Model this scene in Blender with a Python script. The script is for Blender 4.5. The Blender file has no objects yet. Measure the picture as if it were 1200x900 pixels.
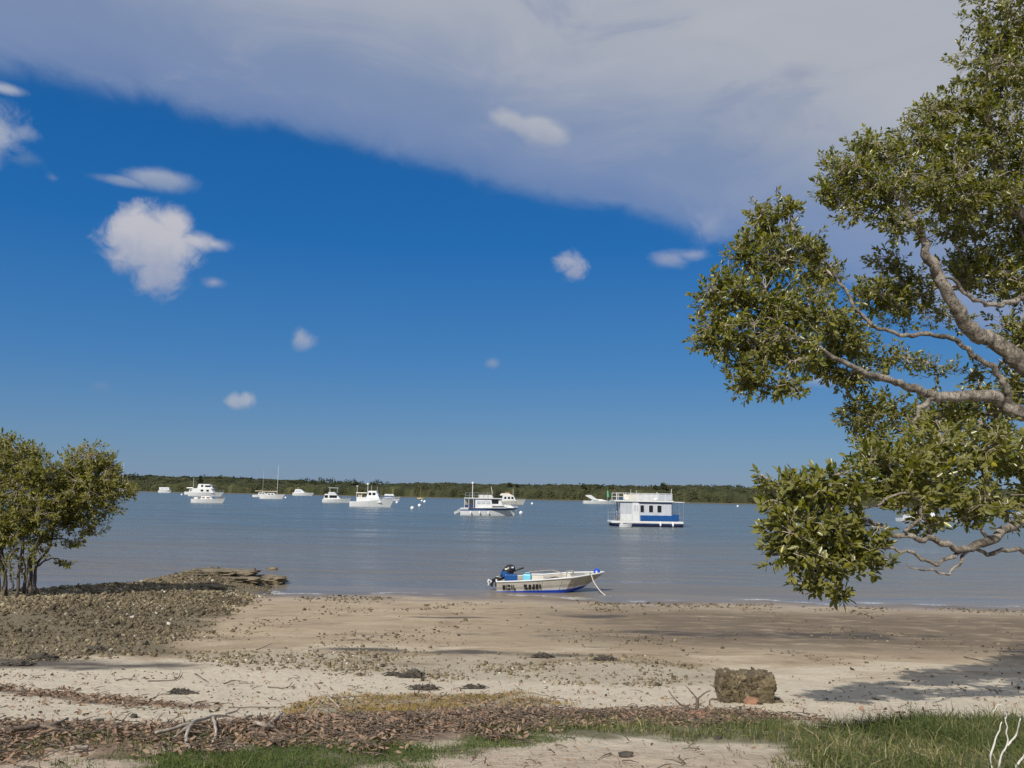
import bpy, math, random
import numpy as np
from mathutils import Vector, Matrix, kdtree

random.seed(7)
rng = np.random.default_rng(7)
R = math.radians
scene = bpy.context.scene
C = scene.collection

# ------------------------------------------------------------------ camera
F = 1000.0
CAMZ = 3.9
CAM = Vector((0, 0, CAMZ))
ROT = Matrix.Rotation(R(90 + 7.37), 3, 'X') @ Matrix.Rotation(R(1.05), 3, 'Z')
cd = bpy.data.cameras.new('camera')
cam = bpy.data.objects.new('camera', cd)
C.objects.link(cam)
cam.matrix_world = Matrix.Translation(CAM) @ ROT.to_4x4()
cd.sensor_width = 36
cd.lens = 36 * F / 1200
cd.clip_start = .1
cd.clip_end = 20000
scene.camera = cam


def ray(px, py):
    return ROT @ Vector(((px - 600) / F, -(py - 450) / F, -1))


def at(px, py, Y):
    d = ray(px, py)
    return CAM + d * (Y / d.y)


def on_z(px, py, z=0.0):
    d = ray(px, py)
    return CAM + d * ((z - CAMZ) / d.z)


# ------------------------------------------------------------------ noise
def _h(ix, iy, s):
    n = (ix.astype(np.int64) * 374761393 + iy.astype(np.int64) * 668265263 + s * 974634777) & 0x7fffffff
    n = ((n ^ (n >> 13)) * 1274126177) & 0x7fffffff
    n = (n ^ (n >> 16))
    return (n & 0xffff) / 65535.0


def vn(x, y, s=0):
    x = np.asarray(x, float); y = np.asarray(y, float)
    ix = np.floor(x); iy = np.floor(y)
    fx = x - ix; fy = y - iy
    fx = fx * fx * (3 - 2 * fx); fy = fy * fy * (3 - 2 * fy)
    a = _h(ix, iy, s); b = _h(ix + 1, iy, s); c = _h(ix, iy + 1, s); d = _h(ix + 1, iy + 1, s)
    return (a * (1 - fx) + b * fx) * (1 - fy) + (c * (1 - fx) + d * fx) * fy - .5


def fbm(x, y, o=4, s=0):
    t = 0; a = 1.0
    for i in range(o):
        t = t + a * vn(np.asarray(x) * 2 ** i, np.asarray(y) * 2 ** i, s + i * 17)
        a *= .5
    return t


def sst(a, b, x):
    t = np.clip((x - a) / (b - a), 0, 1)
    return t * t * (3 - 2 * t)


# ------------------------------------------------------------------ ground heights
PY = np.array([-60, 0, 4, 5, 7.2, 8.6, 10, 12, 14, 16, 20.5, 28, 33.3, 40, 60, 120, 8000], float)
PZ = np.array([2.6, 2.4, 2.33, 2.27, 1.98, 1.72, 1.50, 1.25, 1.04, .86, .58, .24, 0, -.35, -1.3, -4, -4], float)


def base_h(x, y):
    x = np.asarray(x, float); y = np.asarray(y, float)
    yy = y + .5 * vn(x * .22, y * .05, 3) * np.clip(y / 12, 0, 1.4)
    k = np.clip(y * .05, .25, 2)
    z = 0
    for o in (-1, -.5, 0, .5, 1):
        z = z + np.interp(yy + o * k, PY, PZ)
    return z / 5


def solve(px, py, hf):
    d = ray(px, py)
    ts = np.geomspace(2.5, 90, 3000)
    X = d.x / d.y * ts; Z = CAMZ + d.z / d.y * ts
    H = hf(X, ts)
    i = int(np.argmax(Z < H))
    return Vector((X[i], ts[i], float(H[i])))


def poly(*pts):
    return np.array([solve(px, py, base_h)[:2] for px, py in pts])


def sdf(P, x, y):
    """signed distance, positive inside"""
    x = np.asarray(x, float); y = np.asarray(y, float)
    d = np.full(x.shape, 1e9); ins = np.zeros(x.shape, bool)
    n = len(P)
    for i in range(n):
        ax, ay = P[i]; bx, by = P[(i + 1) % n]
        ex, ey = bx - ax, by - ay
        t = np.clip(((x - ax) * ex + (y - ay) * ey) / (ex * ex + ey * ey + 1e-9), 0, 1)
        d = np.minimum(d, np.hypot(x - ax - ex * t, y - ay - ey * t))
        c = ((ay > y) != (by > y)) & (x < (bx - ax) * (y - ay) / (by - ay + 1e-12) + ax)
        ins ^= c
    return np.where(ins, d, -d)


SPIT = np.array([(-30, 14.5), (-16, 14.6), (-9.6, 15.4), (-6.4, 16.2), (-7.0, 19), (-7.6, 22), (-8.3, 26), (-8.9, 30.5), (-9.2, 34.6),
                 (-10.2, 38.2), (-12.5, 40.3), (-14.8, 39.5), (-15.6, 34.2), (-17.5, 31.0), (-22, 29.5), (-34, 30.5)], float)
BAND = poly((170, 763), (300, 764), (420, 764), (520, 768), (620, 767), (740, 772), (850, 785), (870, 800), (780, 803), (640, 800), (500, 793), (380, 786), (250, 778))
LITTER = poly((-150, 862), (0, 862), (110, 856), (210, 856), (330, 848), (400, 845), (520, 842), (640, 838), (760, 840), (850, 838), (930, 843), (840, 848),
              (700, 852), (600, 864), (500, 876), (400, 876), (330, 872), (250, 884), (100, 890), (0, 897), (-150, 899))
WRACK = poly((-60, 800), (0, 806), (60, 811), (110, 818), (180, 822), (250, 825), (250, 828), (170, 827), (100, 825), (50, 818), (0, 812), (-60, 808))
LAWN = poly((120, 925), (180, 893), (300, 872), (400, 878), (490, 878), (560, 868), (640, 860), (650, 868), (560, 884), (470, 896), (440, 925))
STRAW = poly((400, 818), (480, 812), (600, 813), (650, 824), (640, 834), (540, 839), (430, 842), (380, 838), (330, 843))
TUFT = poly((620, 862), (700, 852), (780, 846), (850, 842), (930, 852), (1000, 856), (1080, 848), (1160, 856), (1300, 858), (1330, 930), (940, 930), (925, 895), (880, 872), (820, 866), (720, 868), (640, 866))


def ground_h(x, y):
    x = np.asarray(x, float); y = np.asarray(y, float)
    z = base_h(x, y)
    s = sdf(SPIT, x, y)
    up = sst(-.5, 2.2, s) * np.interp(y, [15, 20, 27, 33, 38, 41], [.0, .05, .20, .34, .46, .4])
    und = sst(29, 34, y)
    z = np.where(und > 0, np.maximum(z, z * (1 - sst(-.3, .8, s)) + (.0) * sst(-.3, .8, s)), z) + up
    near = np.clip((45 - y) / 10, 0, 1)
    z = z + near * (.05 * fbm(x * .5, y * .5, 3, 5) + .022 * fbm(x * 2.6, y * 2.6, 4, 9) * np.clip((18 - y) / 8, .25, 1))
    # low foredune lip under the litter and grass
    z = z + .05 * sst(-.1, .5, sdf(LITTER, x, y)) + .05 * sst(-.1, .8, sdf(TUFT, x, y))
    # far land
    sh = 850 - .42 * (x + 374)
    sh = sh + 14 * vn(x * .012, x * 0, 2) + 6 * vn(x * .05, x * 0, 4)
    land = sst(-60, 3, y - sh)
    hill = sst(0, 160, y - sh) * (1.2 + 4.5 * sst(-140, -330, x) * (1 + .5 * vn(x * .008, y * .004, 8)))
    z = np.where(y > 300, z + land * (4.5 + hill), z)
    return z


def G(px, py):
    return solve(px, py, ground_h)


def gh(x, y):
    return float(ground_h(np.array([x]), np.array([y]))[0])


# ------------------------------------------------------------------ node helpers
class NT:
    def __init__(s, tree):
        s.t = tree; s.n = tree.nodes; s.l = tree.links

    def new(s, ty, **kw):
        n = s.n.new(ty)
        for k, v in kw.items():
            setattr(n, k, v)
        return n

    def put(s, sock, v):
        if v is None:
            return
        if isinstance(v, bpy.types.NodeSocket):
            s.l.new(v, sock)
        else:
            if isinstance(v, tuple) and len(v) == 3 and len(sock.default_value) == 4:
                v = (*v, 1)
            sock.default_value = v

    def math(s, op, a, b=None, c=None, clamp=False):
        n = s.new('ShaderNodeMath', operation=op, use_clamp=clamp)
        for i, v in enumerate((a, b, c)):
            s.put(n.inputs[i], v)
        return n.outputs[0]

    def vmath(s, op, a, b=None):
        n = s.new('ShaderNodeVectorMath', operation=op)
        s.put(n.inputs[0], a); s.put(n.inputs[1], b)
        return n.outputs[0]

    def mix(s, f, a, b, blend='MIX'):
        n = s.new('ShaderNodeMix', data_type='RGBA', blend_type=blend)
        s.put(n.inputs[0], f); s.put(n.inputs[6], a); s.put(n.inputs[7], b)
        return n.outputs[2]

    def range(s, v, a, b, c=0.0, d=1.0, smooth=True):
        n = s.new('ShaderNodeMapRange', interpolation_type='SMOOTHSTEP' if smooth else 'LINEAR')
        s.put(n.inputs[0], v)
        for i, q in enumerate((a, b, c, d)):
            s.put(n.inputs[i + 1], q)
        return n.outputs[0]

    def noise(s, vec, scale, detail=4, rough=.55, dist=0.0):
        n = s.new('ShaderNodeTexNoise')
        s.put(n.inputs['Vector'], vec)
        n.inputs['Scale'].default_value = scale; n.inputs['Detail'].default_value = detail
        n.inputs['Roughness'].default_value = rough; n.inputs['Distortion'].default_value = dist
        return n.outputs[0]

    def ramp(s, f, stops):
        n = s.new('ShaderNodeValToRGB')
        e = n.color_ramp.elements
        while len(e) < len(stops):
            e.new(.5)
        for q, (p, c) in zip(e, stops):
            q.position = p; q.color = (*c, 1)
        s.put(n.inputs[0], f)
        return n.outputs[0]

    def scalev(s, vec, sc):
        n = s.new('ShaderNodeMapping')
        s.put(n.inputs[0], vec); n.inputs[3].default_value = sc
        return n.outputs[0]

    def attr(s, name):
        return s.new('ShaderNodeAttribute', attribute_name=name).outputs['Fac']

    def bump(s, h, strength, dist):
        n = s.new('ShaderNodeBump')
        n.inputs['Strength'].default_value = strength; n.inputs['Distance'].default_value = dist
        s.put(n.inputs['Height'], h)
        return n.outputs[0]

    def pos(s):
        return s.new('ShaderNodeNewGeometry').outputs['Position']

    def obj(s):
        return s.new('ShaderNodeTexCoord').outputs['Object']


def new_mat(name):
    m = bpy.data.materials.new(name)
    m.use_nodes = True
    nt = NT(m.node_tree)
    return m, nt, nt.n['Principled BSDF']


def simple(name, col, rough=.5, var=.12, scale=3.0, metal=0.0, bump=0.0, spec=.5, grime=None):
    m, nt, b = new_mat(name)
    o = nt.obj()
    n1 = nt.noise(o, scale, 5)
    c2 = tuple(c * (1 - var * 1.6) for c in col); c1 = tuple(min(1, c * (1 + var)) for c in col)
    colr = nt.ramp(n1, [(.3, c2), (.7, c1)])
    if grime:
        g = nt.range(nt.noise(o, scale * 2.3, 6, .7), .5, .75)
        colr = nt.mix(nt.math('MULTIPLY', g, .6), colr, grime)
    nt.put(b.inputs['Base Color'], colr)
    nt.put(b.inputs['Roughness'], nt.range(n1, 0, 1, max(.02, rough - .08), min(1, rough + .1)))
    b.inputs['Metallic'].default_value = metal
    b.inputs['Specular IOR Level'].default_value = spec
    if bump:
        nt.put(b.inputs['Normal'], nt.bump(nt.noise(o, scale * 8, 5), .7, bump))
    return m


M = {}
M['white'] = simple('white_gelcoat', (.68, .68, .66), .28, .05, 1.2, grime=(.55, .52, .45))
M['cream'] = simple('cream_gelcoat', (.70, .66, .56), .35, .06, 1.2, grime=(.5, .45, .36))
M['grey'] = simple('pale_grey_panel', (.50, .52, .55), .4, .07, 1.0)
M['palewhite'] = simple('white_screen', (.62, .62, .62), .5, .06, 1.5)
M['blue'] = simple('blue_paint', (.010, .075, .25), .35, .12, 1.0)
M['navy'] = simple('navy_paint', (.008, .016, .06), .4, .1, 1.0)
M['antifoul'] = simple('dark_antifouling', (.035, .035, .04), .7, .2, 2.0, grime=(.09, .08, .05))
M['glass'] = simple('tinted_glass', (.012, .014, .018), .08, .1, 1.0)
M['metal'] = simple('stainless_tube', (.62, .62, .63), .3, .05, 3, metal=.9)
M['mast'] = simple('white_spar', (.74, .74, .74), .35, .04, 2)
M['alu'] = simple('dull_aluminium', (.43, .405, .345), .42, .10, 3.5, metal=.15, grime=(.40, .36, .28))
M['aluin'] = simple('weathered_aluminium', (.36, .34, .29), .5, .15, 4, metal=.2, grime=(.2, .16, .11))
M['brightblue'] = simple('bright_blue_bottom_paint', (.008, .06, .50), .4, .14, 3, grime=(.02, .07, .3))
M['black'] = simple('black_plastic', (.014, .014, .016), .35, .1, 5)
M['rubber'] = simple('black_rubber', (.02, .02, .02), .7, .1, 5)
M['red'] = simple('red_plastic', (.35, .03, .02), .4, .1, 5)
M['yellow'] = simple('yellow_paint', (.50, .36, .09), .5, .1, 3)
M['green'] = simple('green_cloth', (.05, .42, .20), .8, .1, 3)
M['cyan'] = simple('light_blue_plastic', (.16, .55, .70), .4, .08, 5)
M['cloth'] = simple('navy_canvas', (.03, .05, .13), .9, .15, 4)
M['tan'] = simple('tan_canvas', (.42, .35, .25), .9, .12, 4)
M['rope'] = simple('weathered_rope', (.55, .50, .40), .9, .15, 60, bump=.004)
M['wood'] = simple('brown_timber', (.22, .11, .05), .6, .2, 6)
M['drift'] = simple('bleached_driftwood', (.40, .34, .28), .85, .28, 14, bump=.006, grime=(.13, .10, .075))
M['drift2'] = simple('dark_driftwood', (.13, .10, .075), .85, .3, 14, bump=.006, grime=(.3, .25, .2))
M['twigwhite'] = simple('sun_bleached_twig', (.62, .59, .53), .8, .12, 30, bump=.003)
M['buoy'] = simple('white_buoy_plastic', (.8, .8, .79), .35, .05, 6, grime=(.5, .48, .4))
M['seaweed'] = simple('dark_seaweed', (.095, .080, .062), .8, .4, 20, bump=.03, grime=(.12, .095, .065))
M['slab'] = simple('brown_rock', (.19, .155, .10), .9, .35, 3, bump=.05, grime=(.05, .042, .034))
M['orange'] = simple('orange_stone', (.30, .16, .095), .9, .2, 9, bump=.015, grime=(.34, .2, .14))


def bark():
    m, nt, b = new_mat('mangrove_bark')
    o = nt.pos()
    n1 = nt.noise(o, 7, 6, .65); n2 = nt.noise(nt.scalev(o, (1, 1, .5)), 28, 5, .7)
    c = nt.ramp(n1, [(.30, (.075, .060, .045)), (.42, (.20, .165, .125)), (.55, (.40, .345, .275)), (.75, (.52, .46, .385))])
    c = nt.mix(nt.range(n2, .50, .66), c, (.05, .04, .032))
    nt.put(b.inputs['Base Color'], c)
    b.inputs['Roughness'].default_value = .9
    nt.put(b.inputs['Normal'], nt.bump(nt.math('ADD', n2, n1), 1.0, .05))
    return m


def leafmat(name, stops, under, trans, rough=.36, spec=.5):
    m, nt, b = new_mat(name)
    r = nt.attr('rnd')
    col = nt.ramp(r, stops)
    back = nt.new('ShaderNodeNewGeometry').outputs['Backfacing']
    col = nt.mix(nt.math('MULTIPLY', back, .75), col, under)
    nt.put(b.inputs['Base Color'], col)
    b.inputs['Roughness'].default_value = rough
    b.inputs['Specular IOR Level'].default_value = spec
    tr = nt.new('ShaderNodeBsdfTranslucent')
    nt.put(tr.inputs[0], nt.mix(1.0, col, (.95, 1.0, .45), 'MULTIPLY'))
    mx = nt.new('ShaderNodeMixShader')
    mx.inputs[0].default_value = trans
    out = nt.n['Material Output']
    nt.l.new(b.outputs[0], mx.inputs[1]); nt.l.new(tr.outputs[0], mx.inputs[2]); nt.l.new(mx.outputs[0], out.inputs[0])
    return m


M['bark'] = bark()
M['bark_shaded'] = simple('shaded_mangrove_bark', (.11, .09, .07), .9, .35, 9, bump=.01, grime=(.25, .22, .18))  # darker copy of the bark: the trees' own shade put into the colour
M['twig'] = simple('mangrove_twig', (.37, .31, .24), .85, .2, 20)
M['leaf'] = leafmat('mangrove_leaf', [(0, (.040, .055, .009)), (.28, (.115, .138, .014)), (.62, (.255, .262, .022)), (.92, (.42, .38, .045)), (1, (.42, .27, .06))], (.22, .21, .075), .38, .30, .55)
M['leaf2'] = leafmat('young_mangrove_leaf', [(0, (.050, .068, .012)), (.28, (.160, .172, .018)), (.75, (.335, .310, .032)), (1, (.42, .35, .07))], (.25, .235, .075), .42, .42, .4)
M['grass'] = leafmat('grass_blade', [(0, (.040, .060, .018)), (.3, (.085, .115, .028)), (.55, (.16, .17, .050)), (.75, (.30, .26, .12)), (1, (.48, .40, .23))], (.07, .1, .04), .3, .6, .2)
M['lawn'] = leafmat('short_grass_blade', [(0, (.055, .085, .020)), (.4, (.115, .155, .035)), (.7, (.20, .215, .065)), (1, (.40, .34, .18))], (.07, .11, .04), .3, .6, .2)
M['straw'] = leafmat('dry_grass_blade', [(0, (.16, .11, .03)), (.5, (.36, .25, .07)), (.8, (.46, .32, .10)), (1, (.30, .12, .06))], (.25, .2, .09), .25, .7, .1)
M['litter'] = leafmat('dead_leaf', [(0, (.050, .028, .018)), (.3, (.130, .076, .042)), (.6, (.245, .165, .100)), (.85, (.40, .30, .195)), (.96, (.54, .45, .34)), (1, (.40, .11, .06))], (.30, .2, .14), .1, .65, .25)
M['canopy'] = leafmat('far_mangrove_foliage', [(0, (.034, .040, .018)), (.4, (.072, .076, .033)), (.75, (.125, .123, .056)), (1, (.20, .185, .10))], (.09, .092, .05), .25, .7, .1)
M['canopydark'] = leafmat('far_casuarina_foliage', [(0, (.030, .038, .018)), (.6, (.055, .062, .028)), (1, (.085, .088, .042))], (.035, .04, .02), .15, .7, .1)


def stonemat():
    m, nt, b = new_mat('oyster_covered_stone')
    r = nt.attr('rnd')
    c = nt.ramp(r, [(0, (.050, .038, .020)), (.4, (.155, .120, .066)), (.75, (.265, .212, .125)), (.93, (.38, .315, .20)), (1, (.56, .50, .41))])
    n = nt.noise(nt.pos(), 25, 4)
    c = nt.mix(nt.range(n, .45, .75), c, nt.mix(.5, c, (.04, .035, .03)))
    nt.put(b.inputs['Base Color'], c)
    b.inputs['Roughness'].default_value = .9
    return m


M['stone'] = stonemat()


def rockmat():
    m, nt, b = new_mat('lichened_block')
    o = nt.obj()
    n1 = nt.noise(o, 4, 6, .65); n2 = nt.noise(o, 22, 5, .7); n3 = nt.noise(o, 9, 3, .6)
    c = nt.ramp(n1, [(.3, (.065, .048, .025)), (.5, (.135, .103, .056)), (.7, (.23, .178, .10))])
    c = nt.mix(nt.range(n2, .50, .62), c, (.028, .022, .014))
    c = nt.mix(nt.range(nt.noise(o, 70, 4, .7), .58, .68), c, (.34, .28, .18))
    c = nt.mix(nt.math('MULTIPLY', nt.range(n3, .58, .70), nt.range(n2, .62, .40)), c, (.36, .30, .20))
    nt.put(b.inputs['Base Color'], c)
    b.inputs['Roughness'].default_value = .95
    nt.put(b.inputs['Normal'], nt.bump(n2, 1.0, .03))
    return m


M['rock'] = rockmat()


def groundmat():
    m, nt, b = new_mat('sand_and_mud')
    P = nt.pos()
    sep = nt.new('ShaderNodeSeparateXYZ'); nt.l.new(P, sep.inputs[0])
    x, y, z = sep.outputs
    streak = nt.noise(nt.scalev(P, (.40, .75, 0)), 1.0, 8, .66, .6)
    streak2 = nt.noise(nt.scalev(P, (.75, 1.5, 0)), 1.0, 8, .68, .5)
    fine = nt.noise(P, 9, 6, .7)
    grain = nt.noise(P, 60, 3, .6)
    dry = nt.ramp(fine, [(.25, (.365, .305, .22)), (.45, (.535, .46, .345)), (.75, (.635, .565, .445))])
    damp = nt.ramp(streak, [(.25, (.200, .148, .094)), (.42, (.335, .256, .168)), (.6, (.425, .336, .226)), (.8, (.475, .39, .28))])
    mixd = nt.math('ADD', z, nt.math('MULTIPLY', nt.math('SUBTRACT', streak, .5), 1.1))
    c = nt.mix(nt.range(mixd, .70, 1.05), damp, dry)
    # bare brown track close to the camera
    c = nt.mix(nt.math('MULTIPLY', nt.range(z, 2.0, 2.2), .75), c, nt.ramp(fine, [(.25, (.29, .215, .15)), (.55, (.44, .345, .255)), (.8, (.52, .43, .33))]))
    # dark organic mud streaks on the flat
    band = nt.math('MULTIPLY', nt.range(y, 16, 19), nt.range(y, 33, 27))
    dk = nt.math('MULTIPLY', nt.range(streak2, .56, .70), band)
    c = nt.mix(nt.math('MULTIPLY', dk, .85), c, (.085, .068, .050))
    right = nt.math('MULTIPLY', nt.range(nt.math('ADD', x, nt.math('MULTIPLY', nt.math('SUBTRACT', streak, .5), 14)), -1.5, 4.5), nt.math('MULTIPLY', nt.range(y, 17.5, 21), nt.range(y, 31.5, 27)))
    c = nt.mix(nt.math('MULTIPLY', nt.math('MULTIPLY', right, nt.range(streak2, .28, .52)), .86), c, (.125, .094, .064))
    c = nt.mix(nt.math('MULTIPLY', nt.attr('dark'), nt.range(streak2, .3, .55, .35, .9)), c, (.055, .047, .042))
    blot = nt.noise(nt.scalev(P, (1.7, 2.6, 0)), 1, 8, .72, .8)
    c = nt.mix(nt.math('MULTIPLY', nt.range(blot, .56, .70), nt.math('MULTIPLY', nt.range(y, 13, 18), .62)), c, (.11, .083, .055))
    c = nt.mix(nt.math('MULTIPLY', nt.range(blot, .40, .28), nt.math('MULTIPLY', nt.range(y, 13, 18), .5)), c, (.46, .38, .275))
    # gravel, litter, grass soils
    grav = nt.ramp(nt.noise(P, 14, 5, .7), [(.3, (.075, .058, .035)), (.5, (.16, .128, .078)), (.72, (.27, .22, .145))])
    c = nt.mix(nt.attr('gravel'), c, grav)
    lit = nt.ramp(nt.noise(P, 22, 5, .7), [(.3, (.05, .03, .02)), (.55, (.16, .095, .06)), (.8, (.30, .21, .15))])
    c = nt.mix(nt.attr('litter'), c, lit)
    gra = nt.ramp(fine, [(.3, (.05, .06, .02)), (.6, (.12, .11, .05)), (.8, (.3, .24, .15))])
    c = nt.mix(nt.attr('grass'), c, gra)
    # specks of debris
    sp = nt.range(nt.noise(P, 24, 2, .5), .70, .76)
    c = nt.mix(nt.math('MULTIPLY', sp, nt.math('MULTIPLY', nt.range(y, 24, 12), .7)), c, (.10, .065, .045))
    # wet by the water, and the seabed / far land
    wet = nt.range(z, .10, .015)
    wetc = nt.mix(1.0, c, (.50, .47, .45), 'MULTIPLY')
    c = nt.mix(nt.math('MULTIPLY', wet, .85), c, wetc)
    c = nt.mix(nt.range(y, 300, 400), c, (.13, .105, .065))
    nt.put(b.inputs['Base Color'], c)
    rg = nt.range(nt.math('ADD', z, nt.math('MULTIPLY', nt.math('SUBTRACT', streak2, .5), .35)), .0, .30, .30, .92)
    nt.put(b.inputs['Roughness'], rg)
    b.inputs['Specular IOR Level'].default_value = .35
    h = nt.math('ADD', nt.math('MULTIPLY', fine, 1.0), nt.math('MULTIPLY', grain, .25))
    nt.put(b.inputs['Normal'], nt.bump(h, .9, .045))
    return m


def watermat():
    m, nt, b = new_mat('turbid_estuary_water')
    P = nt.pos()
    sep = nt.new('ShaderNodeSeparateXYZ'); nt.l.new(P, sep.inputs[0])
    x, y, z = sep.outputs
    dep = nt.attr('depth')
    big = nt.noise(nt.scalev(P, (.03, .12, 0)), 1, 4, .5)
    silt = nt.noise(nt.scalev(P, (.10, .55, 0)), 1, 5, .6, .4)
    deep = nt.mix(nt.range(big, .35, .65), (.082, .112, .124), (.104, .128, .134))
    mid = (.160, .140, .112)
    shal = (.20, .165, .120)
    dn = nt.math('ADD', dep, nt.math('MULTIPLY', nt.math('SUBTRACT', silt, .5), 1.1))
    c = nt.mix(nt.range(dn, .10, 3.4, 0, 1, False), mid, deep)
    c = nt.mix(nt.range(dn, .16, -.04), c, shal)
    fo = nt.noise(nt.scalev(P, (.35, .5, 0)), 1, 6, .65)
    foam = nt.math('MULTIPLY', nt.range(dep, .030, .010), nt.math('MULTIPLY', nt.range(fo, .46, .60), nt.range(nt.noise(P, 6, 4, .7), .38, .55)))
    c = nt.mix(nt.math('MULTIPLY', foam, .8), c, (.62, .62, .60))
    nt.put(b.inputs['Base Color'], c)
    b.inputs['IOR'].default_value = 1.33
    nt.put(b.inputs['Roughness'], nt.range(nt.noise(nt.scalev(P, (.05, .22, 0)), 1, 5, .6, .5), .3, .7, .14, .36))
    b.inputs['Specular IOR Level'].default_value = .36
    w1 = nt.noise(nt.scalev(P, (1.1, 2.2, 0)), 1.0, 4, .55, .3)
    w2 = nt.noise(nt.scalev(P, (.22, .6, 0)), 1.0, 3, .5, .4)
    w3 = nt.noise(nt.scalev(P, (4, 7, 0)), 1.0, 2, .5)
    h = nt.math('ADD', nt.math('ADD', nt.math('MULTIPLY', w1, .10), nt.math('MULTIPLY', w2, .22)), nt.math('MULTIPLY', w3, .02))
    calm = nt.range(dep, .0, .5, .25, 1.0)
    nt.put(b.inputs['Normal'], nt.bump(nt.math('MULTIPLY', h, calm), 1.0, 1.6))
    return m


M['ground'] = groundmat()
M['water'] = watermat()


# ------------------------------------------------------------------ mesh helpers
def tag(o, label=None, cat=None, group=None, kind=None):
    if label: o['label'] = label
    if cat: o['category'] = cat
    if group: o['group'] = group
    if kind: o['kind'] = kind
    return o


def empty(name, loc, rz=0.0, label=None, cat=None, group=None):
    o = bpy.data.objects.new(name, None)
    o.empty_display_size = .2
    C.objects.link(o)
    o.location = loc
    o.rotation_euler = (0, 0, rz)
    return tag(o, label, cat, group)


def np_mesh(name, V, Fc, mats, mi=None, attrs=None, parent=None, smooth=False):
    """V Nx3, Fc list of (K x n) int arrays (uniform per array)"""
    if not isinstance(Fc, list):
        Fc = [Fc]
    me = bpy.data.meshes.new(name)
    V = np.asarray(V, np.float32)
    me.vertices.add(len(V)); me.vertices.foreach_set('co', V.ravel())
    loops = np.concatenate([f.ravel() for f in Fc]).astype(np.int32)
    tot = np.concatenate([np.full(len(f), f.shape[1]) for f in Fc]).astype(np.int32)
    st = np.concatenate([[0], np.cumsum(tot)[:-1]]).astype(np.int32)
    me.loops.add(len(loops)); me.loops.foreach_set('vertex_index', loops)
    me.polygons.add(len(tot)); me.polygons.foreach_set('loop_start', st); me.polygons.foreach_set('loop_total', tot)
    if mi is not None:
        me.polygons.foreach_set('material_index', np.asarray(mi, np.int32))
    if smooth:
        me.polygons.foreach_set('use_smooth', np.ones(len(tot), bool))
    for m in mats:
        me.materials.append(m)
    for k, a in (attrs or {}).items():
        at_ = me.attributes.new(k, 'FLOAT', 'POINT')
        at_.data.foreach_set('value', np.asarray(a, np.float32))
    me.update(calc_edges=True)
    me.validate()
    o = bpy.data.objects.new(name, me)
    C.objects.link(o)
    if parent: o.parent = parent
    return o


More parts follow.
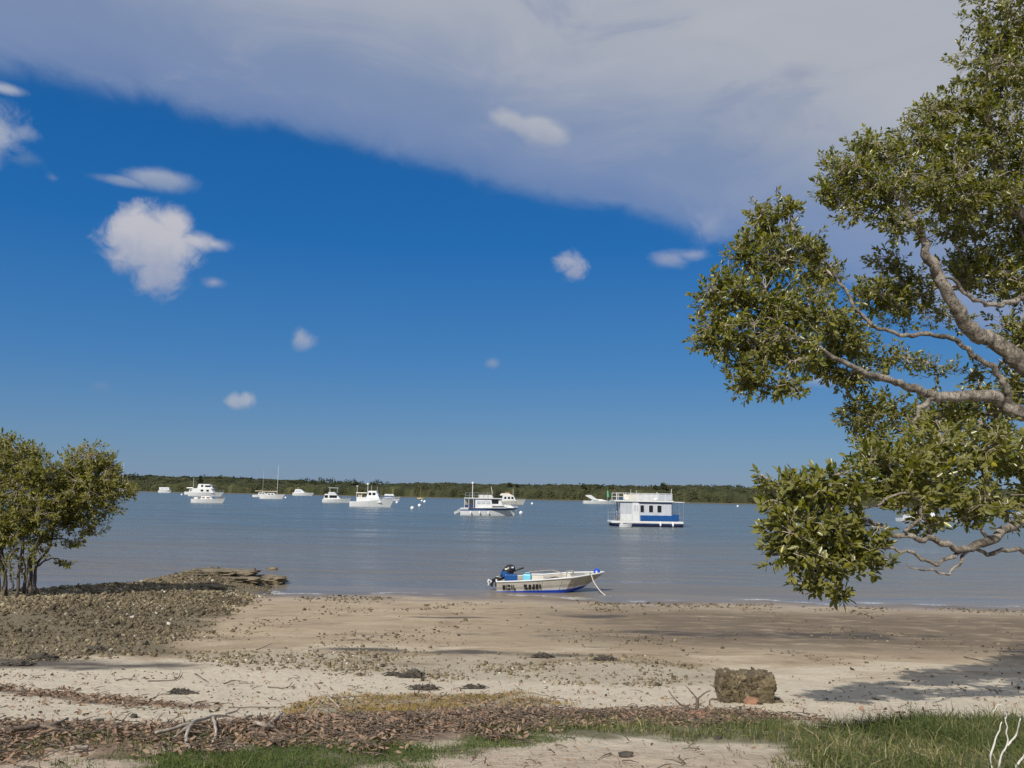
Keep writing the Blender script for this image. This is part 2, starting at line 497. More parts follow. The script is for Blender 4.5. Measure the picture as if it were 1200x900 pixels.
class MB:
    def __init__(s):
        s.v = []; s.f = []; s.m = []

    def add(s, vs, fs, m=0):
        k = len(s.v)
        s.v += [tuple(v) for v in vs]
        for f in fs:
            s.f.append([i + k for i in f]); s.m.append(m)

    def hexa(s, b, t, m=0):
        """bottom 4 + top 4 corners (ccw seen from above)"""
        s.add(list(b) + list(t), [(3, 2, 1, 0), (4, 5, 6, 7), (0, 1, 5, 4), (1, 2, 6, 5), (2, 3, 7, 6), (3, 0, 4, 7)], m)
        return s

    def box(s, x0, x1, y0, y1, z0, z1, m=0):
        return s.hexa([(x0, y0, z0), (x1, y0, z0), (x1, y1, z0), (x0, y1, z0)], [(x0, y0, z1), (x1, y0, z1), (x1, y1, z1), (x0, y1, z1)], m)

    def cabin(s, x0, x1, z0, z1, w, fs=0, bs=0, tin=0, m=0):
        a, c = w / 2, w / 2 - tin
        return s.hexa([(x0, -a, z0), (x1, -a, z0), (x1, a, z0), (x0, a, z0)], [(x0 + bs, -c, z1), (x1 - fs, -c, z1), (x1 - fs, c, z1), (x0 + bs, c, z1)], m)

    def tube(s, pts, r, n=6, m=0, caps=True):
        pts = [Vector(p) for p in pts]
        rs = r if isinstance(r, (list, tuple)) else [r] * len(pts)
        k = len(s.v)
        for i, p in enumerate(pts):
            d = (pts[min(i + 1, len(pts) - 1)] - pts[max(i - 1, 0)]).normalized()
            a = d.cross(Vector((0, 0, 1)) if abs(d.z) < .9 else Vector((1, 0, 0))).normalized()
            b = d.cross(a)
            for j in range(n):
                t = 2 * math.pi * j / n
                s.v.append(tuple(p + (a * math.cos(t) + b * math.sin(t)) * rs[i]))
        for i in range(len(pts) - 1):
            for j in range(n):
                q = k + i * n
                s.f.append([q + j, q + (j + 1) % n, q + n + (j + 1) % n, q + n + j]); s.m.append(m)
        if caps:
            s.f.append([k + j for j in range(n)][::-1]); s.m.append(m)
            s.f.append([k + (len(pts) - 1) * n + j for j in range(n)]); s.m.append(m)
        return s

    def ball(s, c, r, n=10, k=6, m=0):
        r = r if isinstance(r, (tuple, list)) else (r, r, r)
        vs = [(c[0], c[1], c[2] - r[2])]
        for i in range(1, k):
            a = -math.pi / 2 + math.pi * i / k
            for j in range(n):
                t = 2 * math.pi * j / n
                vs.append((c[0] + r[0] * math.cos(a) * math.cos(t), c[1] + r[1] * math.cos(a) * math.sin(t), c[2] + r[2] * math.sin(a)))
        vs.append((c[0], c[1], c[2] + r[2]))
        fs = [(0, 1 + (j + 1) % n, 1 + j) for j in range(n)]
        for i in range(k - 2):
            for j in range(n):
                q = 1 + i * n
                fs.append((q + j, q + (j + 1) % n, q + n + (j + 1) % n, q + n + j))
        q = 1 + (k - 2) * n
        fs += [(q + j, q + (j + 1) % n, len(vs) - 1) for j in range(n)]
        s.add(vs, fs, m)
        return s

    def loft(s, rings, ms=None, close=False, caps=True, m=0):
        n = len(rings[0]); k = len(s.v)
        for r in rings:
            s.v += [tuple(p) for p in r]
        for i in range(len(rings) - 1):
            for j in range(n if close else n - 1):
                q = k + i * n
                s.f.append([q + j, q + (j + 1) % n, q + n + (j + 1) % n, q + n + j])
                s.m.append(ms[j] if ms else m)
        if caps:
            s.f.append([k + j for j in range(n)][::-1]); s.m.append(m)
            s.f.append([k + (len(rings) - 1) * n + j for j in range(n)]); s.m.append(m)
        return s

    def build(s, name, mats, parent=None, smooth=False, bevel=0.0):
        me = bpy.data.meshes.new(name)
        me.from_pydata(s.v, [], s.f)
        mats = mats if isinstance(mats, (list, tuple)) else [mats]
        for m in mats: me.materials.append(M[m] if isinstance(m, str) else m)
        me.polygons.foreach_set('material_index', s.m)
        if smooth:
            me.polygons.foreach_set('use_smooth', [True] * len(s.f))
        me.update()
        o = bpy.data.objects.new(name, me)
        C.objects.link(o)
        if parent: o.parent = parent
        if bevel:
            md = o.modifiers.new('bevel', 'BEVEL')
            md.width = bevel; md.segments = 2; md.limit_method = 'ANGLE'
        return o


# ------------------------------------------------------------------ ground sheet and water
def sheet_rows():
    a = np.linspace(-60, 2.4, 40)
    b = np.geomspace(2.5, 42, 460)
    c = np.geomspace(42.6, 500, 70)[0:]
    d = np.linspace(506, 1300, 160)
    e = np.geomspace(1320, 9000, 24)
    return np.concatenate([a, b, c, d, e])


ROWS = sheet_rows()
U = np.linspace(-1, 1, 561)
U = U * (.72 + .28 * np.abs(U))
W = np.where(ROWS > 0, ROWS * .95 + 8, 8 - ROWS * .6)
W = np.where(ROWS > 500, np.maximum(W, ROWS * 1.2), W)
GX = W[:, None] * U[None, :]
GY = np.repeat(ROWS[:, None], len(U), 1)
gx, gy = GX.ravel(), GY.ravel()
gz = ground_h(gx, gy)
nr, nc = GX.shape
idx = np.arange(nr * nc).reshape(nr, nc)
Fq = np.stack([idx[:-1, :-1], idx[:-1, 1:], idx[1:, 1:], idx[1:, :-1]], -1).reshape(-1, 4)
nz1 = fbm(gx * 1.2, gy * 1.2, 4, 21); nz2 = fbm(gx * 4, gy * 4, 3, 22)
a_gr = np.maximum(sst(-.5, .5, sdf(SPIT, gx, gy) + nz1 * 1.0), .34 * sst(-.25, .45, sdf(BAND, gx, gy) + nz1 * .9))
a_li = np.maximum(.8 * sst(-.15, .22, sdf(LITTER, gx, gy) + nz2 * .7), .7 * sst(-.1, .12, sdf(WRACK, gx, gy) + nz2 * .2))
a_gs = np.maximum(np.maximum(.8 * sst(-.15, .25, sdf(LAWN, gx, gy) + nz2 * .4), .85 * sst(-.1, .25, sdf(TUFT, gx, gy) + nz2 * .3)), .45 * sst(-.1, .2, sdf(STRAW, gx, gy) + nz2 * .4))
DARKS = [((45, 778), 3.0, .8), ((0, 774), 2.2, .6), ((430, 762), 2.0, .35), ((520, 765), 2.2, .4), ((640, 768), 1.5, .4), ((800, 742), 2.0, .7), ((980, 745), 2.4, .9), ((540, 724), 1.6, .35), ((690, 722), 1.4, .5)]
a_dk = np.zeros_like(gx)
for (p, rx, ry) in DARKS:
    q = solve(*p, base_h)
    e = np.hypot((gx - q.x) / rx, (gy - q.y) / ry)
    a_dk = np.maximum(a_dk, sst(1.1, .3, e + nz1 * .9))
SPITDARK = sst(25, 29, gy) * sst(-9.0, -11.5, gx) * sst(-.6, .6, sdf(SPIT, gx, gy))
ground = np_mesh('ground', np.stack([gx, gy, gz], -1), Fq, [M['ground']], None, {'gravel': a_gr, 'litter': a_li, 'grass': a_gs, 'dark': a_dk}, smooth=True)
tag(ground, 'sloping beach of pale dry sand running down to damp grey mud', kind='structure')

wr = np.concatenate([np.geomspace(24, 60, 240), np.geomspace(61, 9000, 130)])
wu = np.linspace(-1, 1, 161)
ww = wr * 1.25 + 10
wx = (ww[:, None] * wu[None, :]).ravel(); wy = np.repeat(wr[:, None], len(wu), 1).ravel()
ii = np.arange(len(wr) * len(wu)).reshape(len(wr), len(wu))
wf = np.stack([ii[:-1, :-1], ii[:-1, 1:], ii[1:, 1:], ii[1:, :-1]], -1).reshape(-1, 4)
water = np_mesh('water', np.stack([wx, wy, wx * 0], -1), wf, [M['water']], None, {'depth': -ground_h(wx, wy)}, smooth=True)
tag(water, 'calm grey blue estuary water rippled by a light breeze', kind='structure')


# ------------------------------------------------------------------ scatter helpers
def sample_poly(P, n, edge=0.0, noise=0.0, fy=0.0):
    """n points inside polygon P; fy>0 packs more of them at small y"""
    lo, hi = P.min(0) - edge, P.max(0) + edge
    outx, outy = [], []
    got = 0
    while got < n:
        x = rng.uniform(lo[0], hi[0], n * 2)
        y = rng.uniform(lo[1], hi[1], n * 2)
        s = sdf(P, x, y) + noise * fbm(x * 2.2, y * 2.2, 3, 31)
        k = s > -edge * rng.random(len(x)) ** 2
        outx.append(x[k]); outy.append(y[k]); got += k.sum()
    return np.concatenate(outx)[:n], np.concatenate(outy)[:n]


def unit(v):
    return v / (np.linalg.norm(v, axis=-1, keepdims=True) + 1e-9)


def leaves_geo(pos, ax, up, L, wr, curl, fold=.18):
    """folded six-vertex leaves: base, two shoulders each side, tip"""
    n = len(pos)
    a = unit(ax); s = unit(np.cross(a, up)); nn = np.cross(s, a)
    L = np.broadcast_to(L, (n,))[:, None]; w = np.broadcast_to(wr, (n,))[:, None] * L
    c = np.broadcast_to(curl, (n,))[:, None] * L
    B = pos
    T = pos + a * L - nn * c
    m1 = pos + a * L * .33 - nn * c * .15; m2 = pos + a * L * .70 - nn * c * .5
    l1 = m1 + s * w * .5 + nn * w * fold; r1 = m1 - s * w * .5 + nn * w * fold
    l2 = m2 + s * w * .42 + nn * w * fold; r2 = m2 - s * w * .42 + nn * w * fold
    V = np.stack([B, r1, r2, T, l2, l1], 1).reshape(-1, 3)
    o = np.arange(n)[:, None] * 6
    Fa = np.concatenate([o + np.array([[0, 1, 2, 3]]), o + np.array([[0, 3, 4, 5]])], 0)
    return V, Fa


def randunit(n):
    return unit(rng.normal(size=(n, 3)))


def tubes_geo(lines, sides=3):
    """lines: list of (pts Nx3, radii N) -> V, F"""
    Vs, Fs = [], []
    k = 0
    ang = np.arange(sides) * 2 * math.pi / sides
    ca, sa = np.cos(ang)[None, :, None], np.sin(ang)[None, :, None]
    for p, r in lines:
        n = len(p)
        d = np.empty_like(p)
        d[1:-1] = p[2:] - p[:-2]; d[0] = p[1] - p[0]; d[-1] = p[-1] - p[-2]
        d = unit(d)
        ref = np.array([0.31, .17, .93]) if abs(d[0, 2]) < .85 else np.array([.9, .3, .1])
        a = unit(np.cross(d, ref)); b = np.cross(d, a)
        ring = p[:, None, :] + (a[:, None, :] * ca + b[:, None, :] * sa) * r[:, None, None]
        Vs.append(ring.reshape(-1, 3))
        i = np.arange(n - 1)[:, None] * sides; j = np.arange(sides)[None, :]; j2 = (j + 1) % sides
        Fs.append(np.stack([i + j, i + j2, i + sides + j2, i + sides + j], -1).reshape(-1, 4) + k)
        k += n * sides
    return np.concatenate(Vs), np.concatenate(Fs)


def smooth_line(pts, k=6, jit=0.0):
    """Catmull-Rom through pts, jit adds a wandering kink"""
    P = np.array([tuple(p) for p in pts], float)
    E = np.vstack([2 * P[0] - P[1], P, 2 * P[-1] - P[-2]])
    out = []
    for i in range(1, len(E) - 2):
        for t in np.arange(k) / k:
            a, b, c, d = E[i - 1], E[i], E[i + 1], E[i + 2]
            out.append(.5 * ((2 * b) + (c - a) * t + (2 * a - 5 * b + 4 * c - d) * t * t + (3 * b - a - 3 * c + d) * t ** 3))
    out.append(P[-1])
    out = np.array(out)
    if jit:
        w = rng.normal(size=out.shape) * jit
        w[1:] = (w[1:] + w[:-1]) / 2
        w[0] = w[-1] = 0
        out = out + w
    return out


def limb_mesh(name, pts, r0, r1, parent, sides=9, k=6, jit=.01, mat='bark', local=None):
    p = smooth_line(pts, k, jit)
    t = np.linspace(0, 1, len(p))
    r = (r0 * (1 - t) + r1 * t) * (1 + .16 * rng.normal(size=len(p)) * .6)
    V, Fa = tubes_geo([(p, r)], sides)
    if local is not None: V = V - np.array(local)
    # end caps
    n = len(V)
    caps = np.array([list(range(sides))[::-1], list(range(n - sides, n))])
    return np_mesh(name, V, [Fa, caps], [M[mat]], None, None, parent, True), p


def path(a, b, n, wob, droop=0.0):
    t = np.linspace(0, 1, n)[:, None]
    p = a + (b - a) * t
    L = np.linalg.norm(b - a)
    w = rng.normal(size=(n, 3)) * wob * L
    w[0] = w[-1] = 0
    p = p + w
    p[:, 2] += np.sin(t[:, 0] * math.pi) * droop * L
    return p


def tree(root, base, limbs, clumps, leaf_len, leafmat_, tip_px, per_tip, twig_r, name='crown', shoot=.125):
    """limbs: resampled polylines already built; clumps: (centre, radii, density, tips)"""
    base = np.array(base)
    nodes = [p for l in limbs for p in l]
    lines = []
    tips, tdir = [], []
    order = []
    left = list(clumps)
    while left:                                    # nearest clump first, so far ones branch off near ones
        NA = np.array(nodes)
        ds = [np.min(np.linalg.norm(NA - np.array(c[0]), axis=1)) for c in left]
        i = int(np.argmin(ds))
        c, rad, nt_ = left.pop(i)
        c = np.array(c); rad = np.array(rad)
        j = int(np.argmin(np.linalg.norm(NA - c, axis=1)))
        L = np.linalg.norm(NA[j] - c)
        n1 = max(4, int(L / .18))
        p1 = path(NA[j], c, n1, .05, .06)
        lines.append((p1, np.linspace(twig_r * 4.2, twig_r * 2.2, n1)))
        local = list(p1)
        k2 = max(5, nt_ // 14)
        q = randunit(k2) * rad * (rng.random((k2, 1)) ** .4) * .85 + c
        KA = kdtree.KDTree(len(NA) + len(local))
        for a_, v_ in enumerate(list(NA) + local): KA.insert(v_, a_)
        KA.balance()
        allp = np.vstack([NA, np.array(local)])
        l2 = []
        for e in q:
            _, b_, dd = KA.find(e)
            p2 = path(allp[b_], e, 5, .07, .05)
            lines.append((p2, np.linspace(twig_r * 2.0, twig_r * 1.0, 5)))
            l2 += list(p2[1:])
        nodes += list(p1[1:]) + l2[::2]
        l2 = np.array(l2 + local)
        K2 = kdtree.KDTree(len(l2))
        for a_, v_ in enumerate(l2): K2.insert(v_, a_)
        K2.balance()
        t3 = randunit(nt_) * rad * (.30 + .90 * rng.random((nt_, 1)) ** .8) + c
        for e in t3:
            _, b_, dd = K2.find(e)
            s_ = l2[b_]
            if dd > .02:
                p3 = path(s_, e, 4, .06, .08)
                lines.append((p3, np.linspace(twig_r * .9, twig_r * .35, 4)))
            dvec = unit((e - s_) * .8 / (dd + 1e-6) + np.array([0, 0, .55]) + unit(e - c) * .5)
            tips.append(e); tdir.append(dvec)
    tips = np.array(tips); tdir = np.array(tdir)
    n = len(tips)
    k = per_tip
    tt = np.tile(np.arange(k) / k, n)
    P = np.repeat(tips, k, 0); D = np.repeat(tdir, k, 0)
    perp = unit(np.cross(D, randunit(n * k)))
    P = P - D * (tt[:, None] - .1) * shoot + perp * .004
    th = R(30) + R(50) * tt + rng.normal(size=n * k) * R(14)
    A = D * np.cos(th)[:, None] + perp * np.sin(th)[:, None]
    up = unit(np.array([-.12, -.25, .85]) + .55 * rng.normal(size=(n * k, 3)) + .45 * D)
    Ls = leaf_len * np.clip(rng.normal(1, .24, n * k), .45, 1.6) * np.interp(P[:, 1], [5.8, 6.8, 8.0], [1.0, .96, .86])
    if base[1] > 20: Ls = Ls / .86
    V, Fa = leaves_geo(P, A, up, Ls, rng.uniform(.36, .5, n * k), rng.normal(.08, .1, n * k))
    clr = np.repeat(np.repeat(rng.random(n), k) * .28 + rng.random(n * k) * .72, 6)
    tw, tf = tubes_geo(lines, 4)
    VV = np.vstack([V, tw]) - base
    mi = np.concatenate([np.zeros(len(Fa)), np.ones(len(tf))])
    o = np_mesh(name, VV, [np.vstack([Fa, tf + len(V)])], [leafmat_, M['twig']], mi, {'rnd': np.concatenate([clr, np.full(len(tw), .5)])}, root)
    print('TREE', root.name, 'leaves', n * k, 'twigs', len(lines))
    return o


# ------------------------------------------------------------------ the big mangrove on the bank
base = Vector((7.3, 9.6, 0)); base.z = gh(base.x, base.y) - .1
big = empty('mangrove_tree', base, 0, 'large old mangrove leaning over the beach with pale crooked limbs and glossy leaves', 'tree')
rel = lambda *l: [at(*p) for p in l]
LB = tuple(base)
trunk, pT = limb_mesh('trunk', [base, base + Vector((-.1, -.05, .8)), at(1330, 640, 9.4), at(1300, 560, 9.25), at(1262, 500, 9.15)], .26, .17, big, 14, 6, .012, local=LB)
limbs = [pT]
LIMBS = [
    (rel((1262, 500, 9.15), (1225, 452, 9.05), (1196, 424, 9), (1166, 399, 8.95), (1140, 388, 8.9), (1119, 362, 8.8), (1105, 332, 8.7), (1090, 302, 8.6), (1076, 268, 8.5), (1058, 236, 8.45), (1035, 214, 8.4)), .115, .02),
    (rel((1255, 505, 9.1), (1222, 496, 9.0), (1190, 482, 8.9), (1166, 466, 8.8), (1132, 463, 8.65), (1096, 463, 8.5), (1062, 452, 8.3), (1030, 441, 8.1), (990, 425, 7.9), (945, 400, 7.75), (900, 372, 7.65)), .082, .010),
    (rel((1185, 478, 8.85), (1178, 452, 8.75), (1160, 428, 8.65), (1140, 414, 8.6), (1115, 396, 8.55), (1088, 392, 8.5), (1058, 391, 8.45), (1028, 383, 8.4), (1006, 364, 8.35), (988, 336, 8.3), (960, 300, 8.2), (930, 270, 8.1)), .034, .010),
    (rel((1300, 560, 9.25), (1320, 450, 9.5), (1310, 360, 9.6), (1262, 295, 9.5), (1215, 268, 9.4), (1188, 240, 9.35), (1170, 200, 9.3), (1158, 150, 9.25), (1160, 90, 9.2), (1180, 30, 9.2)), .12, .02),
    (rel((1310, 400, 9.55), (1250, 358, 9.2), (1205, 349, 9.0), (1170, 358, 8.9), (1140, 350, 8.8), (1112, 325, 8.75), (1090, 322, 8.7)), .04, .01),
    (rel((1320, 600, 9.3), (1285, 588, 8.3), (1245, 592, 7.5), (1206, 607, 6.95), (1166, 630, 6.6), (1128, 643, 6.4), (1092, 634, 6.3), (1052, 625, 6.2), (1018, 610, 6.1), (985, 598, 6.0), (950, 592, 5.9)), .048, .006),
    (rel((1290, 600, 8.4), (1240, 640, 7.4), (1200, 646, 6.95), (1160, 648, 6.6), (1132, 646, 6.45), (1112, 668, 6.4), (1088, 672, 6.35), (1062, 660, 6.3)), .022, .004),
    (rel((1096, 463, 8.5), (1078, 480, 8.4), (1070, 500, 8.3), (1052, 520, 8.1)), .03, .012),
    (rel((1128, 643, 6.4), (1100, 660, 6.35), (1070, 650, 6.3), (1040, 640, 6.2), (1010, 655, 6.1), (985, 672, 6.0)), .016, .006),
    (rel((1062, 625, 6.2), (1078, 600, 6.15), (1060, 575, 6.1), (1030, 590, 6.0), (1000, 595, 5.95)), .012, .006),
    (rel((1310, 360, 9.6), (1330, 240, 9.8), (1370, 130, 10), (1400, 40, 10.2)), .12, .03),
    (rel((1330, 560, 9.4), (1420, 440, 10), (1500, 340, 10.5)), .12, .03),
]
for l, r0, r1 in LIMBS:
    o, p = limb_mesh('limb', l, r0, r1, big, 10, 7, .016, local=LB)
    limbs.append(p)


def clump(px, py, rx, ry, Y, dens, lp):
    c = at(px, py, Y)
    r = (rx / F * Y, (rx + ry) / 2 / F * Y * .95, ry / F * Y)
    n = max(4, int(dens * math.pi * rx * ry / lp))
    return (tuple(c), r, n)


CL = [(1185, 20, 48, 45, 9.2, 1), (1165, 85, 45, 45, 9.2, 1), (1215, 70, 50, 60, 9.4, .8), (1130, 130, 34, 34, 9.1, 1), (1175, 160, 45, 40, 9.2, 1), (1085, 160, 38, 32, 9.0, 1), (1035, 180, 34, 28, 8.8, 1),
      (990, 205, 34, 30, 8.7, 1.1), (1040, 225, 42, 32, 8.6, 1.1), (1095, 215, 40, 36, 8.7, 1), (1140, 225, 32, 26, 9, .8), (1000, 245, 26, 18, 8.6, .8), (1060, 262, 32, 20, 8.5, .8), (1205, 200, 36, 40, 9.3, .8),
      (900, 262, 30, 30, 8.1, 1), (885, 305, 36, 32, 8.0, 1.1), (930, 295, 34, 32, 8.1, .9), (850, 345, 32, 28, 7.8, 1.1), (900, 355, 38, 32, 7.9, 1.1), (842, 390, 30, 28, 7.7, 1.15), (890, 400, 38, 32, 7.8, 1.1),
      (880, 440, 28, 24, 7.7, 1), (930, 415, 30, 26, 7.8, 1), (950, 360, 34, 32, 8, .9), (960, 320, 24, 20, 8.2, .6), (985, 395, 30, 26, 8, .75), (1000, 440, 26, 18, 8, .45), (1020, 345, 28, 18, 8.4, .35), (1060, 330, 30, 20, 8.6, .35),
      (1040, 305, 22, 16, 8.6, .3), (1030, 420, 24, 16, 8.2, .3), (1060, 365, 30, 18, 8.6, .3), (1150, 300, 30, 18, 9.1, .45), (1185, 330, 30, 24, 9.1, .45), (1140, 440, 26, 16, 8.8, .2), (1190, 380, 24, 24, 9.1, .3), (1110, 270, 24, 18, 8.8, .4), (1130, 310, 26, 18, 8.9, .3), (1090, 130, 22, 18, 9.1, .8), (1120, 180, 36, 28, 9.0, .9), (1010, 170, 24, 16, 8.8, .8), (970, 225, 18, 20, 8.6, .9), (1150, 260, 30, 20, 9.1, .4), (1195, 260, 30, 24, 9.3, .5), (925, 245, 14, 14, 8.1, .8), (1110, 370, 26, 16, 8.9, .2), (1180, 430, 24, 16, 9, .2), (965, 430, 22, 16, 7.9, .6), (915, 455, 24, 14, 7.7, .8), (1120, 240, 34, 26, 8.9, .9), (1165, 225, 34, 26, 9.1, .9), (1150, 320, 34, 22, 9.0, .5), (1195, 300, 30, 26, 9.2, .6), (1195, 400, 24, 22, 9.0, .5), (1160, 470, 30, 16, 8.7, .5), (1110, 480, 30, 18, 8.5, .6), (1030, 345, 26, 20, 8.4, .35), (1195, 455, 24, 20, 8.9, .5), (1080, 345, 26, 20, 8.6, .3),
      (1010, 485, 28, 20, 8.1, .5), (1045, 480, 26, 18, 8.3, .4), (1020, 515, 22, 14, 8.0, .4), (1090, 500, 34, 18, 8.4, .5), (1150, 495, 36, 20, 8.6, .5), (1060, 420, 20, 14, 8.3, .22), (1095, 430, 24, 14, 8.5, .2)]
CLlow = [(935, 570, 38, 20, 5.9, .9), (985, 565, 36, 24, 6, 1.0), (1040, 545, 42, 32, 6.3, 1.1), (1095, 530, 42, 34, 6.6, 1.1), (1150, 530, 42, 36, 6.8, 1.1), (1195, 540, 36, 40, 7, 1.1), (1060, 580, 38, 24, 6.3, .9), (1120, 580, 40, 24, 6.5, .9),
         (1170, 590, 34, 18, 6.8, .8), (925, 615, 36, 26, 5.85, 1.1), (970, 615, 36, 28, 5.95, 1.1), (1010, 625, 30, 24, 6.05, .9), (930, 650, 34, 22, 5.85, 1.0), (975, 655, 36, 24, 5.95, 1.1), (1025, 655, 28, 16, 6.1, .7), (960, 685, 24, 14, 5.9, .9),
         (985, 696, 14, 10, 5.95, .8), (912, 590, 20, 16, 5.85, .6), (893, 557, 12, 12, 5.85, .5), (1215, 590, 24, 20, 7.1, .8), (1140, 605, 30, 12, 6.6, .5), (1190, 618, 24, 10, 6.9, .4), (1085, 610, 28, 14, 6.4, .55), (1070, 555, 36, 26, 6.4, .8)]
CLout = [(1290, 60, 80, 80, 9.8, .45), (1300, 200, 80, 80, 9.8, .45), (1380, 130, 90, 90, 10.2, .4), (1440, 300, 90, 90, 10.4, .4), (1290, 430, 60, 70, 9.6, .4), (1280, -60, 100, 60, 9.8, .4), (1200, -50, 60, 40, 9.4, .6), (1280, 540, 60, 50, 8.4, .5)]
up_ = lambda c: (c[0], c[1], c[2] * 1.12, c[3] * 1.12, c[4], c[5])
cl = [clump(*up_(c), 33) if c[5] > .75 else clump(c[0], c[1], c[2] * 1.2, c[3] * 1.25, c[4] + .55, c[5], 15) for c in CL] + [clump(*up_(c), 64) for c in CLlow] + [clump(*c, 18) for c in CLout]
tree(big, base, limbs, cl, .056, M['leaf'], 0, 13, .0044)

# ------------------------------------------------------------------ young mangroves on the spit
def small_tree(px, py, Y, label, stems, limbs_px, clumps):
    b = at(px, py, Y); b.z = gh(b.x, b.y) - .05
    root = empty('mangrove_tree', b, 0, label, 'tree', 'mangroves on the stony spit')
    L = []
    for st in stems:
        p0 = at(st[0][0], 692, Y + st[0][1]); p0.z = gh(p0.x, p0.y) - .05
        o, p = limb_mesh('trunk', [p0] + [at(a, b_, Y + d) for a, b_, d in st[1:]], .055, .022, root, 7, 5, .02, mat='bark_shaded', local=tuple(b))
        L.append(p)
    for st in limbs_px:
        o, p = limb_mesh('limb', [at(a, b_, Y + d) for a, b_, d in st], .032, .010, root, 6, 5, .02, mat='bark_shaded', local=tuple(b))
        L.append(p)
    cl = [clump(x, y, rx * 1.15, ry * 1.15, Y + d, de, 13) for x, y, rx, ry, d, de in clumps]
    tree(root, b, L, cl, .105, M['leaf2'], 0, 10, .008, shoot=.25)


small_tree(6, 693, 27.0, 'young mangrove clump with several shaded stems at the edge of the stony spit',
           [[(-2, 0), (0, 660, 0), (8, 620, .1), (14, 580, 0), (18, 540, 0)], [(8, .3), (6, 660, .3), (-8, 620, .4), (-25, 580, .5), (-35, 545, .5)], [(20, -.2), (24, 655, -.2), (30, 620, -.3), (44, 585, -.3), (50, 560, -.3)]],
           [[(15, 690, -.3), (12, 665, -.3), (17, 640, -.4), (26, 612, -.4)], [(28, 690, .2), (30, 668, .2), (25, 645, .2), (30, 620, .2)], [(33, 689, -.5), (31, 662, -.5), (40, 640, -.5), (52, 612, -.5)], [(2, 690, -.3), (6, 668, -.3), (0, 645, -.3)], [(8, 620, .1), (-10, 595, 0), (-20, 560, 0)], [(30, 620, -.3), (22, 600, -.5), (20, 570, -.6)]],
           [(18, 540, 30, 22, 0, 1), (-30, 548, 40, 34, .3, .9), (46, 556, 20, 22, -.2, 1), (20, 575, 32, 20, -.3, 1), (52, 590, 20, 16, -.4, .9), (-20, 600, 40, 24, 0, .9), (22, 606, 28, 16, -.2, .8), (40, 616, 22, 12, -.4, .6), (12, 625, 22, 12, -.3, .6), (18, 650, 16, 12, -.2, .3), (5, 516, 12, 10, 0, .7), (-4, 640, 22, 12, .2, .4), (35, 532, 12, 12, 0, .8), (30, 632, 20, 10, -.2, .3),
            (-60, 590, 40, 50, .5, .7), (0, 660, 16, 14, .3, .35), (44, 645, 16, 12, -.3, .3), (24, 668, 14, 10, -.1, .25), (40, 600, 26, 16, -.6, .8), (-5, 620, 28, 18, -.2, .7)])
small_tree(36, 690, 27.6, 'rounded young mangrove leaning towards the boats beside the stony spit',
           [[(36, 0), (37, 660, 0), (48, 632, .1), (70, 605, 0), (92, 575, 0), (105, 548, 0)], [(28, .3), (34, 655, .3), (55, 625, .4), (82, 608, .4), (115, 585, .4), (140, 570, .4)], [(43, -.2), (42, 665, -.2), (58, 640, -.3), (66, 612, -.3), (72, 580, -.3)]],
           [[(42, 666, -.2), (55, 656, -.2), (68, 655, -.2), (76, 660, -.2)], [(58, 632, -.3), (76, 632, -.3), (90, 640, -.3)]],
           [(104, 540, 26, 18, 0, 1), (86, 556, 20, 18, -.2, 1), (122, 548, 18, 14, 0, 1), (100, 566, 36, 18, -.3, 1), (136, 572, 20, 12, 0, .9), (152, 576, 12, 8, 0, .7), (85, 585, 30, 16, -.2, .9), (118, 592, 26, 14, 0, .8), (98, 612, 26, 12, 0, .85), (70, 606, 22, 14, -.3, .9), (60, 628, 16, 10, -.3, .6), (76, 590, 22, 16, -.4, .9),
            (86, 636, 14, 7, -.3, .6), (75, 660, 8, 6, -.2, .9), (104, 624, 10, 6, 0, .5)])


# ------------------------------------------------------------------ the far wood
def shore(x):
    return 850 - .42 * (x + 374) + 14 * vn(x * .012, x * 0, 2) + 6 * vn(x * .05, x * 0, 4)


def crowns(cx, cy, cz, rx, rz, per, size, dome=True):
    n = len(cx)
    d = randunit(n * per)
    d[:, 2] = np.where(d[:, 2] < -.25, -d[:, 2], d[:, 2])
    rr = (.72 + .34 * rng.random(n * per))
    c = np.repeat(np.stack([cx, cy, cz], -1), per, 0)
    r = np.repeat(np.stack([rx, rx, rz], -1), per, 0)
    lump = 1 + .3 * vn(d[:, 0] * 2.5 + np.repeat(np.arange(n), per) * 7.3, d[:, 2] * 2.5 + d[:, 1] * 2, 5)
    P = c + d * r * (rr * lump)[:, None]
    A = randunit(n * per); up = unit(d + .7 * rng.normal(size=d.shape))
    A = unit(A - up * np.sum(A * up, -1, keepdims=True))
    return leaves_geo(P, A, up, np.repeat(size, per) * rng.uniform(.6, 1.3, n * per), .7, .1, .1)


xs = np.arange(-900, 760, 4.2)
parts = []
for off, hgt, rad, jit in ((4, 6.0, 3.3, 1.2), (9, 7.2, 3.6, 1.6), (16, 8.2, 4.0, 2.0), (30, 9.0, 4.4, 2.4)):
    x = xs + rng.uniform(-2, 2, len(xs))
    y = shore(x) + off + rng.uniform(-2, 2, len(xs))
    g = ground_h(x, y)
    h = (hgt + jit * rng.normal(size=len(xs)) * .5) * (1 + .35 * vn(x * .03, x * 0 + off, 6)) * np.interp(x, [-400, -200, 100, 300], [1.0, .95, 1.1, 1.15])
    rz = h * .42
    parts.append(crowns(x, y, g + h - rz, np.full(len(x), rad) * rng.uniform(.8, 1.25, len(x)), rz, 130, np.full(len(x), .95)))
    # skirts that reach the mud
    parts.append(crowns(x, y - 1, g + h * .3, np.full(len(x), rad), h * .34, 60, np.full(len(x), .95)))
cxs = np.arange(-950, 800, 1.6); cof = np.concatenate([np.array([.5, 1.2, 2.2, 3.4, 5.0]), np.arange(7, 150, 3.0)])
